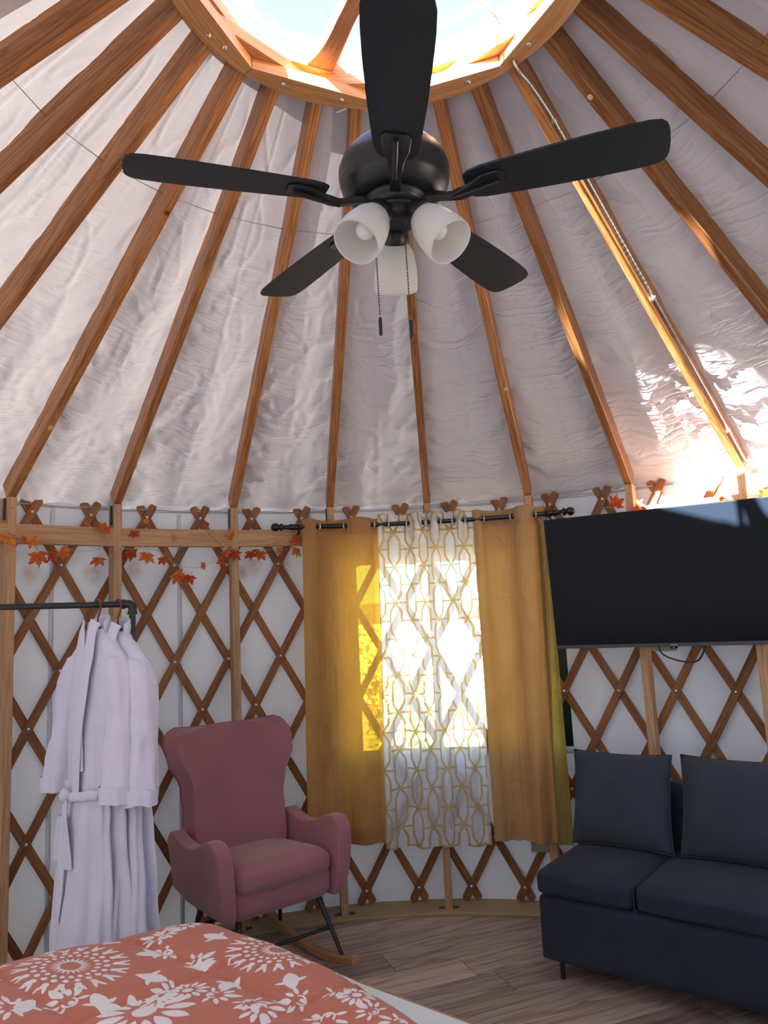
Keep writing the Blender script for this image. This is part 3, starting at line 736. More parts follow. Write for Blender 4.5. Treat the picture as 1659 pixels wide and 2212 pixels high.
# ---- armoured cable along a rafter
def raf_side(az, r, side, h):
    a = radians(az); tg = Vector((cos(a), -sin(a), 0)); up = Vector((sin(a)*rup.y, cos(a)*rup.y, rup.z))
    return P(az, r, zb(r)) + tg*side + up*h
pth = [P(38, .12, 3.41), P(42, .33, 3.43), P(43.5, .50, 3.43), P(44, .555, 3.385), P(44.5, .578, 3.325), P(44.5, .605, 3.278), raf_side(42.2, .68, .026, -.002), raf_side(42.2, .80, .028, .015)]
pth += [raf_side(42.2, r, .0275, .018+.004*nz(r*4)) for r in (1.0, 1.2, 1.45, 1.7, 1.95, 2.1, 2.22, 2.30)]
pp = spline(pth, 40); m = MB()
m.tube(pp, lambda k: .0062+.0013*((k % 3) == 0), 8)
cab = thing('armoured_cable', 'silver armoured electrical cable clipped along a rafter', 'cable', pth[-1])
m.build('conduit', M['steel'], cab, off=pth[-1])
for r in (.80, 1.47, 2.12):
    m = MB(); c = raf_side(42.2, r, .0275, .018); t_ = (raf_side(42.2, r+.01, .0275, .018)-c).normalized()
    m.tube([c-t_*.008, c+t_*.008], .0105, 12); m.tube([c-t_*.004, c-t_*.004+raf_side(42.2, r, .0275, -.006)-raf_side(42.2, r, .0275, .018)], .006, 8)
    m.build('cable_clamp', M['steel'], cab, off=pth[-1])

# ================================================================== CURTAINS
ROD_R, ROD_Z = 2.215, 2.015
rod = thing('curtain_rod', 'black curtain rod with ball finials above the window', 'curtain rod', P(1.5, ROD_R, ROD_Z))
m = MB(); m.tube([P(a, ROD_R, ROD_Z) for a in [-18.1+k*.5 for k in range(79)]], .0125, 14); m.build('pole', M['gloss_black'], rod, off=rod.location)
for a, s in ((-18.1, -1), (21.0, 1)):
    ax = (P(a+s*.1, ROD_R, 0)-P(a, ROD_R, 0)).normalized(); m = MB()
    m.lathe([(.0125, -.10), (.0165, -.099), (.0165, -.045), (.0125, -.044), (.0125, -.01), (.019, -.008), (.021, -.002), (.019, .004), (.012, .007), (.0135, .010), (.018, .013), (.0215, .022), (.0225, .030), (.021, .039), (.015, .048), (.006, .052), (1e-5, .052)], 24, P(a, ROD_R, ROD_Z), ax)
    m.build('finial', M['gloss_black'], rod, off=rod.location)
for a in (-15.6, 19.0):
    m = MB(); m.tube([P(a, ROD_R, ROD_Z-.016), P(a, ROD_R+.03, ROD_Z-.03), P(a, PR+.0, ROD_Z-.03)], .007, 8)
    m.box((-.012, 0, -.05), (.012, .004, .02), .001) if False else None
    m.build('rod_bracket', M['gloss_black'], rod, off=rod.location)

def panel(name, label, gz, gb, ztop, zbot, mat, first_front, A=.036, step=.006, seed=1, pattern=None, group=None, hem=True, droop=None, cat='curtain'):
    """gz: azimuths of edges and grommet crossings at the top; gb: the same at the bottom"""
    t = thing(name, label, cat, P((gz[0]+gz[-1])/2, ROD_R, zbot), 0, group=group); off = t.location
    # unrolled abscissa
    cols = []; s = 0.0; last = None
    for i in range(len(gz)-1):
        n = max(6, int(radians(gz[i+1]-gz[i])*ROD_R*1.35/step))
        sg = (-1 if first_front else 1)*(1 if i % 2 == 0 else -1)
        amp = min(A, radians(gz[i+1]-gz[i])*ROD_R*.42)
        if i in (0, len(gz)-2): amp *= .55
        for k in range(n + (1 if i == len(gz)-2 else 0)): cols.append((i, k/n, sg, amp))
    rows_z = int((ztop-zbot)/step)
    uu = []
    def pt(c, v, lift=0.0):
        i, f, sg, amp = c
        at = lerp(gz[i], gz[i+1], f); ab = lerp(gb[i], gb[i+1], f); a = lerp(at, ab, smooth(0, 1, v)*.4+v*.6)
        w = sg*sin(pi*f)**.8*amp*(1+.25*nz(v*2.2+seed, i*3.1)) if 0 < f < 1 else 0.0
        r = ROD_R + w*lerp(1, .95, v) + .004*nz(a*1.1+seed, v*3.5) + .0022*nz(a*2.6, v*14+seed, 4)
        cr = nz(a*.5+seed*3, v*11); r -= .0035*(1-min(1, abs(cr)*10))**2
        fl = smooth(.55, 1, v)*.004*nz(a*1.7+seed, v*5); r += fl - lift
        z = lerp(ztop, zbot, v)
        if v < .08: z += (.006*sin(pi*f)*(1 if sg < 0 else -.4))*(1-v/.08)
        z += v**3*(.010*nz(a*.8+seed) + (droop(i, f) if droop else 0))
        return P(a, r, z)
    n = len(cols); m = MB(); g = [[pt(c, j/rows_z) for c in cols] for j in range(rows_z+1)]
    for k in range(n):
        s += 0 if k == 0 else (g[rows_z//2][k]-g[rows_z//2][k-1]).length; uu.append(s)
    at = None
    if pattern:
        at = {'print': [pattern(uu[k], j*step) for j in range(rows_z+1) for k in range(n)]}
    m.grid(g); m.build('cloth', mat, t, off=off, attrs=at)
    if hem:
        for v0, v1 in ((0.0, .055), (1-.045, 1.0)):
            m = MB(); jj = [int(round(lerp(v0, v1, q/8)*rows_z)) for q in range(9)]
            m.grid([[pt(c, j/rows_z, .0012) for c in cols] for j in jj])
            at = {'print': [pattern(uu[k], j*step) for j in jj for k in range(n)]} if pattern else None
            m.build('hem', mat, t, off=off, attrs=at)
    for i in range(1, len(gz)-1):
        a = gz[i]; sl_ = -1 if ((i % 2 == 1) == first_front) else 1
        d = P(a+.1, ROD_R, 0)-P(a, ROD_R, 0); d.normalize(); rd = P(a, 1, 0)
        ax = (d + rd*(.9 if not sl_ < 0 else -.9)*(-1)).normalized()
        m = MB(); m.lathe([(.018, -.002), (.0255, -.002), (.0262, 0), (.0255, .002), (.018, .002), (.0172, 0), (.018, -.002)], 24, P(a, ROD_R, ROD_Z), ax)
        m.build('grommet', M['grommet'], t, off=off)
    return t
def sheer_mat():
    m, nt, out = mat_new('sheer_trellis'); L = nt.links.new
    at = nd(nt, 'ShaderNodeAttribute'); at.attribute_name = 'print'
    mr = nd(nt, 'ShaderNodeMapRange', interpolation_type='SMOOTHSTEP'); mr.inputs['From Min'].default_value = -.0006; mr.inputs['From Max'].default_value = .0006
    mr.inputs['To Min'].default_value = 1; mr.inputs['To Max'].default_value = 0; L(at.outputs['Fac'], mr.inputs[0])
    def veil(col, tcol, clear, tr):
        d = nd(nt, 'ShaderNodeBsdfDiffuse'); d.inputs[0].default_value = (*col, 1)
        t = nd(nt, 'ShaderNodeBsdfTranslucent'); t.inputs[0].default_value = (*tcol, 1)
        x = nd(nt, 'ShaderNodeMixShader'); x.inputs[0].default_value = tr; L(d.outputs[0], x.inputs[1]); L(t.outputs[0], x.inputs[2])
        c = nd(nt, 'ShaderNodeBsdfTransparent'); y = nd(nt, 'ShaderNodeMixShader'); y.inputs[0].default_value = clear
        L(x.outputs[0], y.inputs[1]); L(c.outputs[0], y.inputs[2]); return y
    w = veil((.84, .86, .90), (.84, .88, .93), .36, .5); g = veil((.62, .47, .22), (.55, .42, .16), .05, .35)
    mx = nd(nt, 'ShaderNodeMixShader'); L(mr.outputs[0], mx.inputs[0]); L(w.outputs[0], mx.inputs[1]); L(g.outputs[0], mx.inputs[2])
    L(mx.outputs[0], out.inputs[0]); return m
M['sheer'] = sheer_mat()
def trellis(x, y):
    """signed distance to an interlocking trellis: chains of ovals tied by short bars"""
    Wc, Hc, lw = .098, .190, .0062; best = 1.0
    for c in (-1, 0, 1, 2):
        k = math.floor(x/Wc)+c; ph = pi if k % 2 else 0.0; xx = x-k*Wc
        t = 2*pi*y/Hc+ph
        s1 = max(-.82, min(.82, 1.12*sin(t/2))); f = .040*s1
        sl = 1/sqrt(1+(.040*1.12*pi/Hc*cos(t/2) if abs(1.12*sin(t/2)) < .82 else 0)**2)
        best = min(best, abs(xx-f)*sl-lw, abs(xx+f)*sl-lw)
        yy = ((y/Hc + (.5 if k % 2 else 0)) % 1.0 - .5)*Hc                # tie bars between neighbouring chains
        for o in (0,):
            if .0 <= xx <= Wc*2: 
                pass
        yb = ((y/Hc + (0 if k % 2 else .5)) % 1.0 - .5)*Hc
        dx = abs(abs(xx)-.0325)-.0325; best = min(best, max(abs(yb)-.005, dx))
    return best
panel('curtain', 'mustard curtain panel beside the pink chair, glowing at its right fold', [-15.2, -13.1, -9.1, -5.5, -4.6], [-15.7, -13.6, -9.6, -6.0, -5.2], 2.052, .385, M['mustard'], True, seed=2, group='mustard curtains',
      droop=lambda i, f: .055*smooth(1, 0, (i+f)/2.0))
panel('sheer_curtain', 'white sheer curtain with a gold trellis pattern over the window', [-4.7, -3.5, -.3, 1.6, 2.5, 3.8, 6.1, 7.2, 8.9], [-5.5, -4.2, -1.2, .9, 2.2, 3.6, 5.6, 6.9, 8.4], 2.068, .350, M['sheer'], True, A=.030, step=.0045, seed=5, pattern=trellis, cat='sheer curtain')
panel('curtain', 'tan gold curtain panel next to the television', [8.6, 9.8, 14.1, 16.9, 18.4], [8.8, 10.2, 13.8, 15.9, 16.9], 2.060, .375, M['tan'], True, seed=9, group='mustard curtains')
panel('curtain', 'olive green narrow curtain edge between the tan curtain and the sofa', [17.2, 18.6], [16.9, 18.9], 2.03, .365, M['olive'], False, A=.05, seed=12, hem=False)

# ================================================================== TELEVISION
th, ti = .479, .097
tvc = Vector((1.177, 1.754, 1.644)); tn = Vector((-sin(th)*cos(ti), -cos(th)*cos(ti), -sin(ti))); tr_ = Vector((cos(th), -sin(th), 0)); tu = tr_.cross(-tn)
tv = bpy.data.objects.new('television', None); COL.objects.link(tv)
tag(tv, 'large black flat-screen television mounted above the dark sofa', 'television')
tv.matrix_world = Matrix(((tr_.x, tu.x, tn.x, tvc.x), (tr_.y, tu.y, tn.y, tvc.y), (tr_.z, tu.z, tn.z, tvc.z), (0, 0, 0, 1)))
TW, TH = 1.115, .648
m = MB(); m.box((-TW/2, -TH/2, -.030), (TW/2, TH/2, -.002), .003); m.build('tv_body', M['bezel'], tv)
m = MB(); m.box((-TW/2+.30, -TH/2+.05, -.065), (TW/2-.30, TH/2-.22, -.030), .01); m.build('rear_housing', M['bezel'], tv)
m = MB(); m.box((-TW/2+.004, -TH/2+.018, -.002), (TW/2-.004, TH/2-.005, .0005), .0004); m.build('screen', M['screen'], tv)
m = MB(); m.box((-TW/2, -TH/2, -.002), (TW/2, -TH/2+.017, .0015), .0015); bz = m.build('bottom_bezel', M['bezel_strip'], tv)
text_part('Hisense', .0092, M['white'], bz, (0, -TH/2+.0085, .0018), (1, 0, 0), (0, 1, 0), 'logo')
m = MB(); m.lathe([(1e-5, .002), (.004, .001), (.004, -.002)], 12, (-.004, -TH/2-.006, -.01), (0, 0, 1)); m.box((-.02, -TH/2-.012, -.024), (.012, -TH/2, -.010), .002); m.build('sensor', M['bezel'], tv)
m = MB(); m.lathe([(1e-5, .0035), (.003, .003), (.0035, 0)], 10, (-.004, -TH/2-.006, -.0095), (0, 0, 1)); m.build('status_light', M['white'], tv)
# wall mount plate and cable loop
mt = thing('tv_mount', 'grey metal mount box behind the lower edge of the television', 'mount', P(32.5, 2.20, 1.30))
m = MB(); c = P(31.6, 2.26, 1.325); a = radians(31.6); tg = Vector((cos(a), -sin(a), 0)); rd = P(31.6, 1, 0)
m.bar([(c-tg*.05, rd, Vector((0, 0, 1))), (c+tg*.06, rd, Vector((0, 0, 1)))], .05, .06, .003); m.build('mount_box', M['grey'], mt, off=mt.location)
m = MB(); c2 = tvc-tn*.062; m.bar([(c+Vector((0, 0, .02)), tg, rd), (c2-tu*.12, tr_, tn), (c2, tr_, tn)], .05, .012, .002); m.build('mount_arm', M['black'], mt, off=mt.location)
lp = [on_cyl(x, y, 2.20) for x, y in ((1421, 1385), (1424, 1400), (1433, 1414), (1455, 1424), (1485, 1430), (1507, 1427), (1518, 1412), (1524, 1395), (1526, 1380))]
m = MB(); m.tube(spline(lp, 6), .0042, 8); tag(m.build('power_cable', M['black']), 'black cable loop hanging under the television', 'cable')

# ================================================================== SOFA
SA = radians(-34.8); so_ = thing('sofa', 'dark navy fabric sleeper sofa without arms under the television', 'sofa', (.447, 1.56, 0), SA)
SW = 1.28
soft_box('base', SW, .56, .258, M['navy'], so_, .018, .004, 10, (SW/2, .285, .075+.129))
soft_box('seat', .416, .575, .098, M['navy'], so_, .028, .016, 12, (.208-.002, .280, .384))
soft_box('seat', SW-.42, .575, .098, M['navy'], so_, .028, .016, 12, (.42+(SW-.42)/2, .280, .384))
for x, y in ((.20, .20), (.20, .42), (.64, .20), (.64, .42), (1.04, .2), (1.04, .42)):
    m = MB(); m.lathe([(1e-5, .002), (.006, .001), (.008, -.004)], 10, (x, y, .447)); m.build('tuft_button', M['navy'], so_)
soft_box('backrest', SW-.06, .11, .34, M['navy'], so_, .03, .008, 12, (SW/2, .60, .54), (radians(-8), 0, 0))
m = MB(); m.box((.415, -.004, .33), (.421, .002, .43), .001, 2); m.build('seat_seam', M['navy'], so_)
for x, y in ((.07, .05), (.07, .50), (SW-.07, .05), (SW-.07, .50)):
    m = MB(); m.tube([(x, y, .0), (x, y, .078)], .010, 10); m.build('leg', M['black'], so_)
m = MB(); m.box((.06, .04, .066), (SW-.06, .06, .078), .002); m.build('leg_bar', M['black'], so_)
def pillow(label, x, y, z, w, h, rx, rz, seed):
    p = thing('throw_pillow', label, 'pillow', so_.matrix_basis @ Vector((x, y, z)), SA+rz, group='sofa pillows')
    bm = bmesh.new(); bmesh.ops.create_grid(bm, x_segments=26, y_segments=26, size=1.0)
    top = [v.co.copy() for v in bm.verts]; bm.free(); n = 27
    m = MB(); rowsF = []; rowsB = []
    for i in range(n):
        rf = []; rb2 = []
        for j in range(n):
            u, v = j/(n-1)*2-1, i/(n-1)*2-1
            pin = 1-.055*(1-abs(u)**2.0)*(abs(v)**6) ; pin2 = 1-.055*(1-abs(v)**2.0)*(abs(u)**6)
            X = u*w/2*pin2; Z = v*h/2*pin + h/2
            th_ = .070*((1-abs(u)**2.6)*(1-abs(v)**2.6))**.62
            th_ += .004*nz(u*3+seed, v*3)*(1-u*u)*(1-v*v) + .005*nz(u*7+seed, v*7, 2)*(smooth(.5, .9, abs(u))+smooth(.5, .9, abs(v)))*(1-u**4)*(1-v**4)
            rf.append(Vector((X, -th_, Z))); rb2.append(Vector((X, th_*.9, Z)))
        rowsF.append(rf); rowsB.append(rb2)
    m.grid(rowsF); m.grid(rowsB, flip=True); o = m.build('cover', M['pillow'], p, weld=True); o.rotation_euler = (rx, 0, 0)
    # piped rim
    rim = [rowsF[0][j] for j in range(n)] + [rowsF[i][n-1] for i in range(1, n)] + [rowsF[n-1][j] for j in range(n-2, -1, -1)] + [rowsF[i][0] for i in range(n-2, 0, -1)]
    m = MB(); m.tube(rim, .0028, 6, closed=True); q = m.build('piping', M['pillow'], p); q.rotation_euler = (rx, 0, 0)
    return p
pillow('slate blue throw pillow at the left end of the sofa, beside the curtain', .235, .385, .448, .455, .415, radians(-15), radians(2), 1)
pillow('slate blue throw pillow at the right picture edge of the sofa', .725, .395, .448, .475, .42, radians(-16), radians(-2), 5)

# wall outlet box low behind the sofa end
ob = thing('outlet_box', 'small grey-green outlet box on the wall beside the sofa end', 'outlet', P(14.2, 2.40, .29))
a = radians(14.2); tg = Vector((cos(a), -sin(a), 0)); rd = P(14.2, 1, 0); c = P(14.2, 2.397, .315)
m = MB(); m.bar([(c-tg*.05, rd, Vector((0, 0, 1))), (c+tg*.05, rd, Vector((0, 0, 1)))], .035, .075, .003); m.build('box', M['grey'], ob, off=ob.location)
for s in (-1, 1):
    m = MB(); m.lathe([(1e-5, .001), (.003, .001), (.003, -.001)], 8, c+tg*.042*s-rd*.0178+Vector((0, 0, -.028)), -rd); m.build('screw', M['black'], ob, off=ob.location)

# ================================================================== ROCKING CHAIR
CHA = radians(40)
chair = thing('rocking_chair', 'dusty pink upholstered wingback rocking chair with wooden rockers', 'rocking chair', (-.625, 1.60, 0), CHA)
# chair frame: x to its left-hand side in the picture's right, y to the back, z up
def slab(name, outline, x0, x1, mat, parent, bev=.02):
    """outline in (y, z) extruded from x0 to x1 and softened"""
    m = MB(); n = len(outline); a = [Vector((x0, y, z)) for y, z in outline]; c = [Vector((x1, y, z)) for y, z in outline]
    m.add(a, [tuple(range(n))]); m.add(c, [tuple(range(n-1, -1, -1))]); m.grid([c, a], closed_u=True, smooth=False)
    o = m.build(name, mat, parent, weld=True)
    q = o.modifiers.new('bev', 'BEVEL'); q.width = bev; q.segments = 4; q.limit_method = 'ANGLE'; q.angle_limit = radians(50)
    for f in o.data.polygons: f.use_smooth = True
    return o
soft_box('seat_base', .50, .50, .15, M['pink'], chair, .05, .0, 12, (0, .245, .345), (radians(-5), 0, 0))
soft_box('seat_cushion', .475, .50, .115, M['pink'], chair, .05, .018, 14, (0, .225, .425), (radians(-5), 0, 0))
for s in (-1, 1):
    top = [(y_.x, y_.y) for y_ in spline([(-.035, .38, 0), (-.042, .50, 0), (-.030, .585, 0), (.02, .622, 0), (.09, .618, 0), (.17, .585, 0), (.27, .563, 0), (.37, .575, 0), (.45, .60, 0)], 4)]
    ol = [(-.012, .292), (-.03, .33)] + top + [(.49, .56), (.49, .34), (.40, .285), (.2, .275)]
    sl_ = slab('armrest', ol, s*.238, s*.312, M['pink'], chair, .022)
    for v in sl_.data.vertices:                                        # arms splay outwards towards the top
        k = (v.co.z-.28)/.34; v.co.x += s*.028*max(0, k); v.co.x -= s*.05*smooth(.25, -.05, k)*(abs(v.co.x) > .28)
def back_pt(u, t):
    w = interp([(0, .222), (.25, .255), (.45, .262), (.62, .278), (.80, .332), (.90, .345), (1, .345)], t)
    if t > .84: w -= .075*(1-sqrt(max(0, 1-((t-.84)/.16)**2)))
    x = u*w; z = .36+t*.66
    y = .44 + t*.17 - .10*abs(u)**2.6*interp([(0, .2), (.4, .55), (.75, 1.15), (1, .75)], t)
    y -= .012*(1-u*u)*sin(pi*t)                                       # gentle crown
    if abs(t-.56) < .02: y += .004*(1-abs(t-.56)/.02)*smooth(.75, .5, abs(u))
    z += .020*abs(u)**2*smooth(.6, 1, t)
    return Vector((x, y, z))
NU, NT = 28, 44
m = MB(); m.grid([[back_pt(j/NU*2-1, i/NT) for j in range(NU+1)] for i in range(NT+1)])
o = m.build('backrest', M['pink'], chair); q = mod_solid(o, .062, -1 if False else 1)
q2 = o.modifiers.new('bev', 'BEVEL'); q2.width = .022; q2.segments = 4; q2.limit_method = 'ANGLE'; q2.angle_limit = radians(60)
rim = [back_pt(-1, i/NT) for i in range(NT+1)] + [back_pt(j/NU*2-1, 1) for j in range(1, NU+1)] + [back_pt(1, i/NT) for i in range(NT-1, -1, -1)]
m = MB(); m.tube([p+Vector((0, .012, 0)) for p in rim], .0035, 6); m.build('piping', M['pink'], chair)
def rock_z(y): return .0175 + .42*(y-.20)**2
for s in (-1, 1):
    fr = []
    for k in range(25):
        y = lerp(-.17, .60, k/24); t = Vector((0, 1, .84*(y-.20))).normalized(); fr.append((Vector((s*.235, y, rock_z(y))), Vector((1, 0, 0)), Vector((1, 0, 0)).cross(t)))
    m = MB(); m.bar(fr, .036, .034, .006); m.build('rocker', M['rocker'], chair)
    legs = [((s*.20, .055, .285), (s*.235, -.075, rock_z(-.075)+.01)), ((s*.20, .40, .285), (s*.235, .47, rock_z(.47)+.01))]
    for a_, b_ in legs:
        m = MB(); m.tube([a_, b_], lambda k: (.013, .0085)[k], 12); m.build('leg', M['black'], chair)
    mid = [Vector(a_).lerp(Vector(b_), .52) for a_, b_ in legs]
for f_ in (.5,):
    for ya, yb_ in ((.055, -.075), (.40, .47)):
        zc = lerp(.285, rock_z(yb_), f_); yc = lerp(ya, yb_, f_); xc = lerp(.20, .235, f_)
        m = MB(); m.tube([(-xc, yc, zc), (xc, yc, zc)], .008, 10); m.build('stretcher', M['black'], chair)
m = MB(); m.box((-.19, .06, .282), (.19, .40, .296), .003); m.build('under_frame', M['black'], chair)

# ================================================================== CLOTHES RACK
RA, RB = Vector((-1.125, 1.15, 1.617)), Vector((-1.86, 1.06, 1.632))
rack = thing('clothes_rack', 'black iron pipe clothes rack standing by the wall', 'clothes rack', (RA.x, RA.y, 0.0))
m = MB(); m.tube([RA+(RB-RA).normalized()*.02, RB], .0125, 14); m.build('rail', M['black'], rack, off=rack.location)
dr = (RB-RA).normalized()
m = MB(); m.tube([RA-Vector((0, 0, .03)), Vector((RA.x, RA.y, .016))], .0125, 14); m.build('upright', M['black'], rack, off=rack.location)
m = MB(); m.tube(spline([RA+dr*.032, RA+dr*.012, RA+Vector((0, 0, -.012)), RA-Vector((0, 0, .034))], 6), .0165, 14)
m.tube([RA+dr*.030, RA+dr*.040], .0195, 14); m.tube([RA-Vector((0, 0, .032)), RA-Vector((0, 0, .042))], .0195, 14); m.build('elbow', M['black'], rack, off=rack.location)
m = MB(); m.lathe([(1e-5, .02), (.02, .018), (.022, .008), (.045, .006), (.045, .0), (1e-5, 0)], 20, (RA.x, RA.y, .0005)); m.build('floor_flange', M['black'], rack, off=rack.location)
m = MB(); m.lathe([(1e-5, .006), (.004, .005), (.0045, -.002)], 8, RA-Vector((.0, .014, .075)), (0, -1, 0)); m.build('set_screw', M['black'], rack, off=rack.location)
m = MB(); m.tube([(RB.x, RB.y, RB.z), (RB.x, RB.y, .0)], .0125, 14); m.build('upright', M['black'], rack, off=rack.location)

def hanger_and_robe(pxx, rz, hlabel, rlabel, full=True, seed=1, dz=0.0, tiltz=0.0):
    # hook point on the rail
    best = min((abs((lambda q: IW/2+FPX*((q-CAM).dot(RT))/((q-CAM).dot(FW)))(RA.lerp(RB, k/200))-pxx), k) for k in range(201))[1]
    hp = RA.lerp(RB, best/200)
    h = thing('clothes_hanger', hlabel, 'hanger', hp+Vector((0, 0, .014)), rz, group='brown hangers')
    hook = [(-.0, 0, -.10), (.0, 0, -.07), (.012, 0, -.045), (.021, 0, -.020), (.017, 0, -.0), (.003, 0, .006), (-.012, 0, -.001), (-.018, 0, -.016)]
    m = MB(); m.tube(spline(hook, 6), .0038, 8); m.build('hook', M['hanger'], h)
    m = MB(); m.bar([(p, Vector((0, 1, 0)), Vector((0, 0, 1))) for p in spline([(-.120, 0, -.192), (-.08, 0, -.165), (-.03, 0, -.118), (0, 0, -.104), (.03, 0, -.118), (.08, 0, -.165), (.120, 0, -.192)], 5)], .014, .012, .003, smooth=True)
    m.build('shoulders', M['hanger'], h)
    m = MB(); m.tube([(-.120, 0, -.192), (.120, 0, -.192)], .004, 8); m.build('bar', M['hanger'], h)
    # ---- robe
    r = thing('bathrobe', rlabel, 'bathrobe', hp+Vector((0, 0, dz)), rz, group='white bathrobes')
    ZT, ZB = -.095, -1.36
    W_ = [(0, .052), (.02, .080), (.05, .135), (.085, .180), (.12, .195), (.20, .185), (.35, .165), (.47, .150), (.55, .165), (.75, .19), (1, .215)]
    D_ = [(0, .034), (.03, .036), (.085, .038), (.15, .048), (.30, .055), (.47, .054), (.6, .066), (1, .105)]
    def body(th_, v, lift=0.0):
        w, d = interp(W_, v), interp(D_, v); c, s_ = cos(th_), sin(th_)
        e = .85; x = math.copysign(abs(c)**e, c)*w; y = math.copysign(abs(s_)**e, s_)*d
        a = smooth(.12, .5, v)
        k = 1 + a*(.085*nz(th_*2.2+seed*3, v*1.3) + .14*sin(th_*7+seed+1.2*nz(v*2, seed)) * (1-.55*math.exp(-((v-.47)/.06)**2)) + .085*sin(th_*13+seed*2+2*nz(v*3, seed+4)))
        k += .035*nz(th_*1.5+seed, v*8, 3) + .02*nz(th_*4+seed, v*16, 5)*smooth(.05, .2, v)
        nrm = Vector((x/(w*w+1e-6), y/(d*d+1e-6), 0)).normalized()
        z = lerp(ZT, ZB, v) + .010*nz(th_*1.2+seed*2)*v
        if v < .13: z += .0
        lean = .02*nz(v*2+seed, 7)*smooth(.1, .5, v)
        return Vector((x*k+lean, y*k, z)) + nrm*lift
    NTH, NV = 120, 120
    rows = [[body(2*pi*j/NTH, i/NV) for j in range(NTH)] for i in range(NV+1)]
    m = MB(); m.grid(rows, closed_u=True); m.build('robe_body', M['robe'], r)
    # bottom hem band
    m = MB(); m.grid([[body(2*pi*j/NTH, v, .002) for j in range(NTH)] for v in (.965, .98, 1.0)], closed_u=True); m.build('hem', M['robe'], r)
    # sleeves
    for s_ in (-1, 1):
        base = [Vector((s_*.140, 0, -.205)), Vector((s_*.172, -.005, -.30)), Vector((s_*.188, -.015, -.45)), Vector((s_*.200, -.030, -.57)), Vector((s_*.212, -.045, -.715))]
        pts = spline(base, 9); L = len(pts); rows = []
        for k, p in enumerate(pts):
            f = k/(L-1); rw = interp([(0, .055), (.2, .072), (.6, .085), (1, .098)], f); rd_ = interp([(0, .045), (.2, .058), (1, .058)], f)
            ring_ = []
            for j in range(48):
                t_ = 2*pi*j/48; kk = 1+.16*nz(t_*1.6+seed+s_*5, f*3)+.05*sin(t_*5+f*4+seed)*f + .10*nz(t_*3, f*9+seed+s_)*smooth(.0, .2, f)
                ring_.append(p+Vector((cos(t_)*rw*kk*.72*1.0, sin(t_)*rd_*kk*.95, .012*nz(t_, seed)*f)))
            rows.append(ring_)
        m = MB(); m.grid(rows, closed_u=True)
        # shoulder cap
        cap = [base[0]+Vector((s_*-.02, 0, .03))]*48; m.grid([cap, rows[0]], closed_u=True)
        m.build('sleeve', M['robe'], r)
        cuff = [[rows[-1][j]+(rows[-1][j]-pts[-1])*.035+Vector((0, 0, z)) for j in range(48)] for z in (.055, .03, -.002)]
        m = MB(); m.grid(cuff, closed_u=True); m.build('cuff', M['robe'], r)
    # shawl collar: two lapels crossing at the waist
    for s_, vend, thend, lf in ((-1, .42, -pi/2-.10, .009), (1, .50, -pi/2-.22, .015)):
        path = []
        for k in range(33):
            f = k/32; v = lerp(.0, vend, f); xe = interp(W_, vend)*cos(thend)
            xc = lerp(s_*.040, xe, smooth(0, .9, f)*.5+f*.5); c_ = max(-1, min(1, xc/interp(W_, v)))
            th_ = -math.acos(math.copysign(abs(c_)**(1/.85), c_)); path.append((body(th_, v, lf+.006*sin(pi*f)), body(th_, v, lf+.1)))
        fr = []
        for k in range(33):
            p = path[k][0]; t_ = (path[min(k+1, 32)][0]-path[max(k-1, 0)][0]).normalized(); n_ = (path[k][1]-p).normalized()
            sd = t_.cross(n_).normalized(); fr.append((p+Vector((0, 0, .030*(1-k/32)**3)), sd, sd.cross(t_)))
        m = MB(); m.bar(fr, .062, .011, .005, smooth=True, scale=lambda k: (interp([(0, .75), (.2, 1), (.8, 1), (1, .85)], k/32), 1)); o = m.build('collar', M['robe'], r); mod_subsurf(o, 1)
    m = MB(); m.bar([(Vector((.056*sin(a), .034*cos(a)+.002, -.088+.022*cos(a)+.0)), Vector((sin(a), cos(a), 0)), Vector((0, 0, 1))) for a in [lerp(-1.9, 1.9, k/16) for k in range(17)]], .014, .055, .006, smooth=True); o = m.build('collar', M['robe'], r); mod_subsurf(o, 1)
    if not full: return
    # belt with loop and hanging ends
    loop = [body(t_, .47+.008*sin(t_*2), .020) for t_ in [lerp(-pi/2-1.45, -pi/2+1.5, k/40) for k in range(41)]]
    m = MB(); fr = []
    for k, p in enumerate(loop):
        t_ = (loop[min(k+1, 40)]-loop[max(k-1, 0)]).normalized(); n_ = Vector((0, -1, 0)); sd = n_.cross(t_).normalized()
        fr.append((p+Vector((0, 0, -.028*sin(pi*k/40))), sd, t_.cross(sd)))
    m.bar(fr, .034, .014, .006, smooth=True); belt = m.build('belt', M['robe'], r); mod_subsurf(belt, 1)
    kn = body(-pi/2-.42, .49, .030)
    m = MB(); m.lathe([(1e-5, -.026), (.018, -.02), (.024, 0), (.018, .02), (1e-5, .026)], 14, kn, Vector((.5, -.1, 1))); m.build('belt_knot', M['robe'], belt)
    for dx, zl, tw in ((-.012, -1.18, .3), (.020, -.98, -.5)):
        fr = []
        for k in range(25):
            f = k/24; z = lerp(kn.z, zl, f); v = (z-ZT)/(ZB-ZT); p = body(-pi/2-.42+dx*3-.10*f, min(1, v), .030)
            a = tw*sin(f*5); sd = Vector((cos(a), sin(a)*.5, 0)).normalized(); fr.append((Vector((p.x+dx*f*2, p.y, z)), sd, sd.cross(Vector((0, 0, -1)))))
        m = MB(); m.bar(fr, .046, .009, .004, smooth=True, scale=lambda k: (interp([(0, .5), (.3, .8), (.5, 1), (1, 1)], k/24), 1)); o = m.build('belt_end', M['robe'], belt); mod_subsurf(o, 1)
    # patch pocket
    rows = [[body(lerp(-pi/2-1.25, -pi/2-.55, j/10), lerp(.56, .70, i/8), .016) for j in range(11)] for i in range(9)]
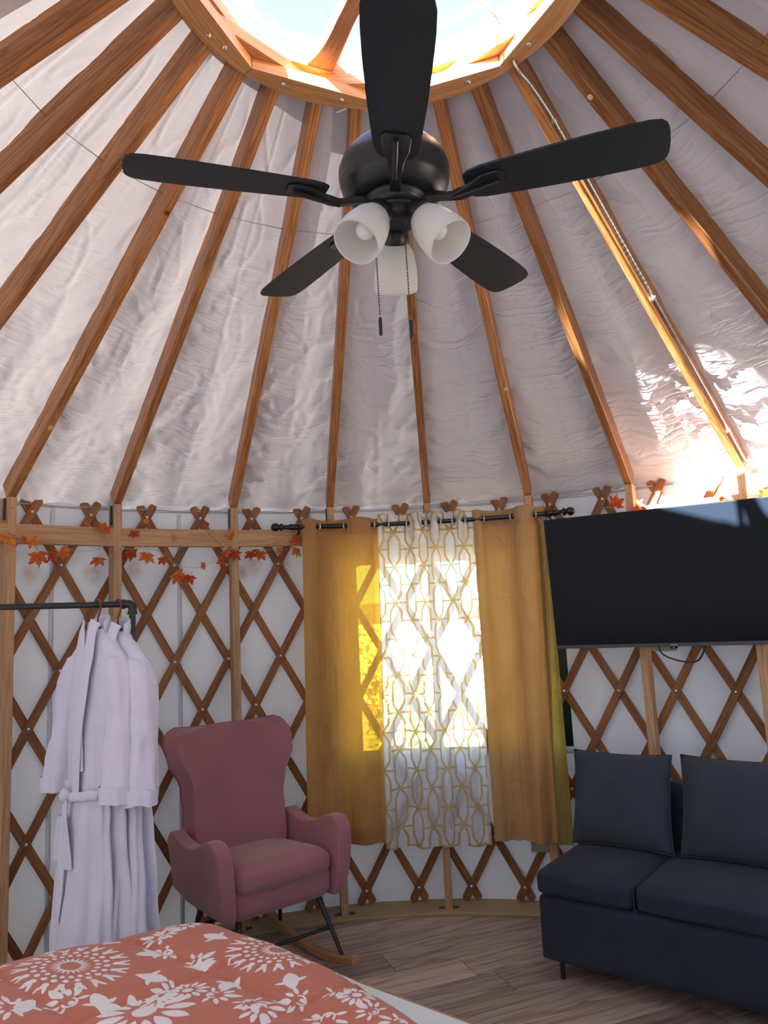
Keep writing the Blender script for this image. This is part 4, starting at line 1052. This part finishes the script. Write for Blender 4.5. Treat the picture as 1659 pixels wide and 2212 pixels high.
    m = MB(); m.grid(rows); o = m.build('pocket', M['robe'], r); mod_solid(o, .006)
hanger_and_robe(254, radians(-36), 'brown hanger holding the rear robe next to the rack corner', 'white terry bathrobe hanging behind the belted one, nearest the pink chair', full=False, seed=4, dz=-.012)
hanger_and_robe(212, radians(-36), 'brown hanger holding the front belted robe', 'white terry bathrobe with tied belt hanging in front on the rack', full=True, seed=1)

# ================================================================== BED
import numpy as np
BC = Vector((-.770, .850, 0))                                        # far corner of the comforter
E1 = Vector((cos(radians(-40)), sin(radians(-40)), 0))
def bed_xy(u, v):
    dg = radians(-151 + 17*smooth(0, .5, u)); return BC + E1*u + Vector((cos(dg), sin(dg), 0))*v
bed = thing('bed', 'bed at the lower left with a white sheet and wooden side rail', 'bed', bed_xy(.6, .5), 0)
def bed_uv(p):
    """invert bed_xy numerically"""
    u, v = .5, .5
    for _ in range(40):
        f = bed_xy(u, v)-p; e = 1e-4; a = (bed_xy(u+e, v)-bed_xy(u, v))/e; c = (bed_xy(u, v+e)-bed_xy(u, v))/e
        det = a.x*c.y-a.y*c.x; u -= (f.x*c.y-f.y*c.x)/det; v -= (a.x*f.y-a.y*f.x)/det
    return u, v
UL, VL, ST = 1.95, 1.45, .0036
nu, nv = int(UL/ST), int(VL/ST)
U, V = np.meshgrid(np.arange(nu+1)*ST, np.arange(nv+1)*ST, indexing='ij')
SD = np.full(U.shape, .05)
def splat(fn, cx, cy, R):
    i0, i1 = max(0, int((cx-R)/ST)), min(nu, int((cx+R)/ST)+1); j0, j1 = max(0, int((cy-R)/ST)), min(nv, int((cy+R)/ST)+1)
    if i1 <= i0 or j1 <= j0: return
    u, v = U[i0:i1, j0:j1]-cx, V[i0:i1, j0:j1]-cy
    SD[i0:i1, j0:j1] = np.minimum(SD[i0:i1, j0:j1], fn(u, v))
def petal(cx, cy, a, L, w, pt=.6):
    """drop-shaped petal: base near (cx,cy), growing along a"""
    def fn(u, v):
        x = u*math.cos(a)+v*math.sin(a); y = -u*math.sin(a)+v*math.cos(a); t = x/L+.5
        half = w/2*np.power(np.clip(np.sin(np.pi*np.clip(t, 0, 1)**pt), 0, 1), .75)
        return np.maximum(np.abs(y)-half, np.abs(x)-L/2)
    splat(fn, cx, cy, L*.75)
def disc(cx, cy, r): splat(lambda u, v: np.sqrt(u*u+v*v)-r, cx, cy, r*1.6+.01)
def arc(cx, cy, r, a, half, w):
    def fn(u, v):
        d = np.arctan2(v, u)-a; d = np.abs((d+np.pi) % (2*np.pi)-np.pi)
        return np.maximum(np.abs(np.sqrt(u*u+v*v)-r)-w, (d-half)*r)
    splat(fn, cx, cy, r*1.6+.01)
def ringp(cx, cy, n, r, L, w, ph=0, pt=.6, out=1):
    for k in range(n):
        a = 2*pi*k/n+ph; petal(cx+cos(a)*r, cy+sin(a)*r, a if out > 0 else a+pi, L, w, pt)
def spray(cx, cy, a, s=1.0):
    """open flower seen from the side: fan of petals over a small cup"""
    for da, L, w, r in ((0, .062, .030, .060), (.62, .040, .018, .050), (-.62, .040, .018, .050), (1.15, .048, .016, .052), (-1.15, .048, .016, .052), (1.9, .036, .014, .042), (-1.9, .036, .014, .042)):
        petal(cx+cos(a+da)*r*s, cy+sin(a+da)*r*s, a+da, L*s, w*s, .9)
    arc(cx, cy, .020*s, a+pi, 2.1, .0035*s); disc(cx-cos(a)*.006*s, cy-sin(a)*.006*s, .0085*s)
def rosette(cx, cy, s=1.0, n=12):
    disc(cx, cy, .017*s); ringp(cx, cy, n, .048*s, .044*s, .018*s, pt=1.1)
def pod(cx, cy, a, s=1.0):
    petal(cx, cy, a, .115*s, .055*s, 1.3)
    for q in (-1, 1): petal(cx-cos(a)*.0*s+cos(a+q*1.5)*.036*s, cy+sin(a+q*1.5)*.036*s, a+q*1.2, .045*s, .016*s, .8)
def medallion(cx, cy, ph=0.0, k0=.80):
    S = k0
    ringp(cx, cy, 20, .046*S, .034*S, .0085*S, ph); ringp(cx, cy, 20, .082*S, .020*S, .016*S, ph+.16, 1); ringp(cx, cy, 20, .108*S, .022*S, .020*S, ph, 1)
    for k in range(18):
        a = 2*pi*k/18+ph
        for q in (-.06, .06): petal(cx+cos(a+q)*.158*S, cy+sin(a+q)*.158*S, a+q*6, .046*S, .013*S, .75)
        disc(cx+cos(a)*.134*S, cy+sin(a)*.134*S, .0105*S)
    for k in range(8):
        a = 2*pi*k/8+ph+.2; pod(cx+cos(a)*.258*S, cy+sin(a)*.258*S, a if k % 2 else a+pi, .92*S)
        a2 = a+pi/8; spray(cx+cos(a2)*.375*S, cy+sin(a2)*.375*S, a2+(.6 if k % 2 else -.6), .86*S)
def at_px(x, y, z=.575): return bed_uv(on_z(x, y, z))
m1 = at_px(152, 2098); medallion(*m1)
m2 = at_px(600, 2066); medallion(*m2, ph=.3)
for q in ((1.55, .38), (1.28, .98), (.72, 1.12)): medallion(*q, ph=.1)
for x, y, s in ((398, 2005, .8), (405, 2155, .8), (785, 2158, .8)): rosette(*at_px(x, y), s)
q = at_px(312, 2204); rosette(*q, 1.7, 13)
for x, y, a, s in ((350, 2030, 2.6, .75), (462, 2165, 5.6, .8), (560, 2190, .3, .85), (720, 2200, .9, .85), (900, 2206, 1.6, .85), (830, 2190, 3.0, .7), (650, 2165, 2.4, .75), (30, 2195, 2.0, .8), (150, 2180, 3.0, .8)): spray(*at_px(x, y), a, s)
# stitched quilting lines in (u, v)
def uvp(a): return [at_px(*p) for p in a]
seams = [uvp([(250, 2010), (497, 2123), (692, 2199)]), uvp([(0, 2100), (157, 2210)]), uvp([(294, 2168), (461, 2102)]), uvp([(636, 2182), (762, 2123)])]
DS = np.full(U.shape, 1.0)
for sm_ in seams:
    (u1, w1), (u2, w2) = sm_[0], sm_[-1]; L = hypot(u2-u1, w2-w1); dx, dy = (u2-u1)/L, (w2-w1)/L
    t = (U-u1)*dx+(V-w1)*dy; d = np.abs(-(U-u1)*dy+(V-w1)*dx)
    d = np.where(t < -.45, 1, np.where(t > L+.6, 1, d)) if L > .25 else np.where(t < -.35, 1, np.where(t > L+.05, 1, d)); DS = np.minimum(DS, d)
edge = np.minimum(U, V)
Zs = .592 - .075*np.exp(-(V/.055)**1.5) - .055*np.exp(-(U/.10)**1.6)
Zs += .013*(1-np.exp(-(DS/.06)**1.3)) - .007 - .007*np.exp(-(DS/.010)**2)
PX = np.empty(U.shape+(3,))
dgv = np.radians(-151+17*np.clip((U/.5), 0, 1)**2*(3-2*np.clip(U/.5, 0, 1)))
wob = .010*np.sin(U*9)+.006*np.sin(U*23+1)
sq = np.clip((U-.70)/.55, 0, 1); sq = sq*sq*(3-2*sq)
VV = V + wob*np.exp(-V/.06) + .10*sq*np.exp(-V/.4)
PX[..., 0] = BC.x + E1.x*U + np.cos(dgv)*VV; PX[..., 1] = BC.y + E1.y*U + np.sin(dgv)*VV
RA_ = np.random.RandomState(4)
for fq, am in ((6, .004), (14, .0022), (31, .0008)):
    for _ in range(5):
        a = RA_.rand()*6.28; Zs += am*.5*np.sin((U*np.cos(a)+V*np.sin(a))*fq+RA_.rand()*6.28)
# puckers running off the stitching
Zs += .0022*np.sin((U*1.3+V*.8)*95+np.sin(U*13)*2)*np.exp(-(DS/.035)**2)
PX[..., 2] = Zs
verts = [tuple(p) for p in PX.reshape(-1, 3)]
W2 = nv+1
ii, jj = np.meshgrid(np.arange(nu), np.arange(nv), indexing='ij'); a = (ii*W2+jj).ravel(); faces = np.stack([a, a+1, a+W2+1, a+W2], 1)
me = bpy.data.meshes.new('comforter')
me.vertices.add(len(verts)); me.vertices.foreach_set('co', (PX-np.array(bed.location)).astype(np.float32).ravel())
me.loops.add(faces.size); me.loops.foreach_set('vertex_index', faces[:, ::-1].astype(np.int32).ravel())
me.polygons.add(len(faces)); me.polygons.foreach_set('loop_start', np.arange(0, faces.size, 4, dtype=np.int32)); me.polygons.foreach_set('loop_total', np.full(len(faces), 4, dtype=np.int32))
me.polygons.foreach_set('use_smooth', np.ones(len(faces), dtype=bool))
at = me.attributes.new('print', 'FLOAT', 'POINT'); at.data.foreach_set('value', SD.astype(np.float32).ravel())
me.update(); me.validate()
def comforter_mat():
    m, nt, out = mat_new('coral_print'); L = nt.links.new
    at = nd(nt, 'ShaderNodeAttribute'); at.attribute_name = 'print'
    mr = nd(nt, 'ShaderNodeMapRange', interpolation_type='SMOOTHSTEP'); mr.inputs['From Min'].default_value = -.0007; mr.inputs['From Max'].default_value = .0007
    mr.inputs['To Min'].default_value = 1; mr.inputs['To Max'].default_value = 0; L(at.outputs['Fac'], mr.inputs[0])
    tc = nd(nt, 'ShaderNodeTexCoord'); n = nd(nt, 'ShaderNodeTexNoise', Scale=700.0, Detail=1.0); L(tc.outputs['Object'], n.inputs['Vector'])
    mc = nd(nt, 'ShaderNodeMixRGB'); L(mr.outputs[0], mc.inputs[0]); mc.inputs[1].default_value = (.55, .185, .13, 1); mc.inputs[2].default_value = (.84, .83, .86, 1)
    b = nd(nt, 'ShaderNodeBsdfPrincipled', Roughness=.8); b.inputs['Specular IOR Level'].default_value = .25; b.inputs['Sheen Weight'].default_value = .15
    L(mc.outputs[0], b.inputs['Base Color']); bp = nd(nt, 'ShaderNodeBump', Strength=.1, Distance=.001); L(n.outputs['Fac'], bp.inputs['Height']); L(bp.outputs[0], b.inputs['Normal'])
    L(b.outputs[0], out.inputs[0]); return m
M['coral'] = comforter_mat()
com = new_obj('comforter', me, M['coral'], None); com.location = bed.location
tag(com, 'coral comforter printed with white floral medallions, spread over the bed', 'comforter')
# edge piping along the side
m = MB(); sel = [Vector(PX[i, 0]) for i in range(0, nu+1, 6)]; m.tube(sel, .004, 6)
m.build('edge_piping', M['white'], com, off=bed.location)
# mattress, sheet and side rail below the comforter
EA, EB = on_z(640, 2064, .50), on_z(1045, 2212, .50); ED = (EB-EA); ED.z = 0; ED.normalize(); EN = Vector((-ED.y, ED.x, 0))   # bed side line, outward normal
if EN.y < 0: EN = -EN
E0 = EA - ED*.28
def bed_block(name, s0, s1, n0, n1, z0, z1, mat, r=.03):
    """block along the bed side: s along the side, n inwards from it"""
    m = MB(); c = [E0+ED*s_-EN*n_ for s_, n_ in ((s0, n0), (s1, n0), (s1, n1), (s0, n1))]
    lo = [Vector((p.x, p.y, z0)) for p in c]; hi = [Vector((p.x, p.y, z1)) for p in c]
    m.add(lo, [(0, 1, 2, 3)]); m.add(hi, [(3, 2, 1, 0)]); m.grid([hi, lo], closed_u=True, smooth=False, uvf=lambda i, j: (j*.5, i*.1))
    o = m.build(name, mat, bed, off=bed.location, weld=True); q = o.modifiers.new('bev', 'BEVEL'); q.width = r; q.segments = 4; return o
bed_block('mattress', .05, 1.92, .022, 1.36, .26, .515, M['sheet'], .03)
bed_block('side_rail', .02, 1.95, 0.0, .020, .16, .495, M['rail'], .004)
bed_block('foot_rail', .0, .022, .022, 1.38, .16, .495, M['rail'], .004)
bed_block('slat_base', .03, 1.93, .022, 1.36, .20, .255, M['rail'], .004)
for u_, v_ in ((.09, .03), (1.88, .03), (.09, 1.36), (1.88, 1.36)):
    c = E0+ED*u_-EN*v_; m = MB(); m.box((c.x-.03, c.y-.03, 0), (c.x+.03, c.y+.03, .20), .003, 2); m.build('leg', M['rail'], bed, off=bed.location)

# ================================================================== LEAF GARLAND
gar = thing('leaf_garland', 'garland of orange and red maple leaves draped along the rails', 'garland', P(-34, 2.29, 1.9))
def leaf_mesh():
    pts = []
    tips = [(0, 1.0), (50, .92), (100, .72), (142, .40)]
    ol = [(0, 1.0), (9, .66), (17, .72), (23, .50), (38, .78), (50, .95), (57, .70), (70, .66), (72, .46), (95, .62), (104, .74), (112, .5), (128, .42), (150, .34), (172, .16)]
    o = [(sin(radians(a))*r, cos(radians(a))*r) for a, r in ol]; full = o + [(-x, y) for x, y in reversed(o[1:])]
    m = MB(); vs = [Vector((0, .0, .02))] + [Vector((x*.050, y*.050, -.010*abs(x)*abs(x) - .006*y*y)) for x, y in full]; n = len(full)
    m.add(vs, [(0, 1+k, 1+(k+1) % n) for k in range(n)]); m.v[0] = (0, 0, .002)
    m.tube([(0, -.004, .001), (0, -.02, .002), (.002, -.032, .004)], .0009, 5); return m
leaf0 = leaf_mesh().build('leaf', M['leaf'], gar)
LV = [(18, 1160, 1.25, 200), (70, 1166, .95, 150), (82, 1199, 1.25, 175), (112, 1196, 1.0, 160), (134, 1191, 1.0, 120), (213, 1208, 1.05, 190), (226, 1144, 1.1, 20), (291, 1150, .75, 185), (285, 1194, 1.15, 165),
      (318, 1199, 1.15, 190), (352, 1207, .8, 170), (383, 1241, 1.2, 150), (409, 1247, 1.1, 200), (437, 1221, .6, 95), (480, 1211, 1.0, 205), (487, 1192, .8, 150), (497, 1157, .9, 100), (507, 1194, 1.1, 195),
      (542, 1194, 1.0, 170), (562, 1194, 1.05, 200), (600, 1189, .7, 95), (638, 1170, 1.1, 30), (641, 1188, 1.0, 190), (316, 1128, .5, 10), (447, 1133, .5, 15), (50, 1163, .6, 100), (186, 1133, .5, 60)]
LV2 = [(1330, 1090, 1.25, 20), (1376, 1091, .9, 100), (1545, 1076, 1.0, 95), (1562, 1077, .8, 260), (1655, 1062, 1.0, 180)]
first = True; rl = random.Random(11)
for x, y, s, ang in LV + LV2:
    o = leaf0 if first else inst(leaf0, gar); first = False
    rr = 2.276 - rl.random()*.012; p = on_cyl(x, y, rr); a = radians(az_of(p))
    # local z towards the room, y turned by ang
    rd = Vector((-sin(a), -cos(a), 0)); tg = Vector((cos(a), -sin(a), 0)); an = radians(ang)
    yv = Vector((0, 0, 1))*cos(an)+tg*sin(an); xv = yv.cross(rd); mw = Matrix((xv, yv, rd)).transposed()
    mw = mw @ Matrix.Rotation(rl.uniform(-.7, .7), 3, 'Y') @ Matrix.Rotation(rl.uniform(-.6, .6), 3, 'X')
    o.location = p - gar.location; o.rotation_euler = mw.to_euler(); o.scale = (s, s, s)
gp = [(0, 1158), (18, 1150), (34, 1156), (52, 1164), (72, 1170), (80, 1188), (105, 1192), (130, 1186), (165, 1190), (205, 1188), (232, 1165), (215, 1150), (198, 1142), (226, 1160), (258, 1182), (282, 1186), (312, 1184), (345, 1192), (372, 1213), (395, 1224), (425, 1226), (455, 1216), (478, 1203), (492, 1188), (470, 1165), (446, 1146), (470, 1168), (498, 1186), (530, 1186), (560, 1186), (600, 1188), (628, 1182), (640, 1165)]
m = MB(); m.tube(spline([on_cyl(x, y, 2.291+.004*(k % 2)) for k, (x, y) in enumerate(gp)], 5), .0013, 5); m.build('vine', M['string'], gar, off=gar.location)
gp2 = [(1300, 1095), (1330, 1097), (1376, 1095), (1460, 1088), (1545, 1080), (1600, 1074), (1659, 1066)]
m = MB(); m.tube(spline([on_cyl(x, y, 2.293) for x, y in gp2], 5), .0013, 5); m.build('vine', M['string'], gar, off=gar.location)

# ================================================================== OUTDOORS
def ground_mat():
    m, nt, out = mat_new('dry_ground'); L = nt.links.new
    tc = nd(nt, 'ShaderNodeTexCoord'); n = nd(nt, 'ShaderNodeTexNoise', Scale=3.0, Detail=6.0); L(tc.outputs['Object'], n.inputs['Vector'])
    cr = ramp(nt, [(.35, (.16, .16, .09)), (.5, (.36, .32, .24)), (.68, (.50, .46, .38))]); L(n.outputs['Fac'], cr.inputs[0])
    b = nd(nt, 'ShaderNodeBsdfPrincipled', Roughness=.95); L(cr.outputs[0], b.inputs['Base Color']); L(b.outputs[0], out.inputs[0]); return m
M['ground'] = ground_mat(); M['foliage'] = cloth('shrub_leaves', (.13, .19, .035), rough=.7, scale=60, vary=.3, trans=.35, tcol=(.35, .42, .05))
M['cabin'] = plain('pale_siding', (.62, .64, .62), .7); M['roofing'] = plain('teal_roofing', (.10, .22, .23), .6)
m = MB(); m.add([P(k*10, 60, -.45) for k in range(36)], [tuple(range(35, -1, -1))]); tag(m.build('ground', M['ground']), kind='structure')
# deck the yurt stands on
m = MB(); m.lathe([(1e-5, -.062), (2.75, -.062), (2.75, -.45)], 64, smooth=False); tag(m.build('trim_2', M['ledge']), kind='structure')
def shrub(name, label, c, R, h, n, seed, cat='shrub'):
    t = thing(name, label, cat, c); rg = random.Random(seed); m = MB()
    for k in range(n):
        a = rg.random()*2*pi; z = rg.random(); rr = R*sqrt(rg.random())*(1-.5*abs(z-.5)); p = Vector((rr*cos(a), rr*sin(a), .1*h+z*h*.9)); s = .035+.05*rg.random()
        d1 = Vector((rg.uniform(-1, 1), rg.uniform(-1, 1), rg.uniform(-1, 1))).normalized(); d2 = d1.orthogonal().normalized()
        m.add([p-d1*s, p+d2*s*.5, p+d1*s, p-d2*s*.5], [(0, 1, 2, 3)])
    m.build('leaves', M['foliage'], t)
    m = MB()
    for k in range(5):
        a = k*1.3; m.tube([(0, 0, 0), (R*.25*cos(a), R*.25*sin(a), h*.4), (R*.5*cos(a+.3), R*.5*sin(a+.3), h*.8)], lambda i: (.03, .02, .008)[i], 6)
    m.build('stem', M['darkknot'], t)
shrub('shrub', 'sunlit yellow-green shrub outside the window', (-.22, 6.4, -.45), .38, 1.35, 500, 1)
shrub('shrub', 'distant leafy shrub seen high through the window', (-3.2, 14.0, -.45), 1.6, 3.4, 1600, 2)
cab_ = thing('cabin', 'pale cabin with a dark roof edge beyond the window', 'cabin', (1.5, 16, -.45))
m = MB(); m.box((-6, 0, 0), (6, 4, 2.6), .01); m.build('wall', M['cabin'], cab_)
m = MB(); m.add([(-6.4, -.6, 2.45), (6.4, -.6, 2.45), (6.4, 2, 3.6), (-6.4, 2, 3.6), (-6.4, -.6, 2.3), (6.4, -.6, 2.3)], [(0, 1, 2, 3), (4, 5, 1, 0)]); m.build('roof', M['roofing'], cab_)
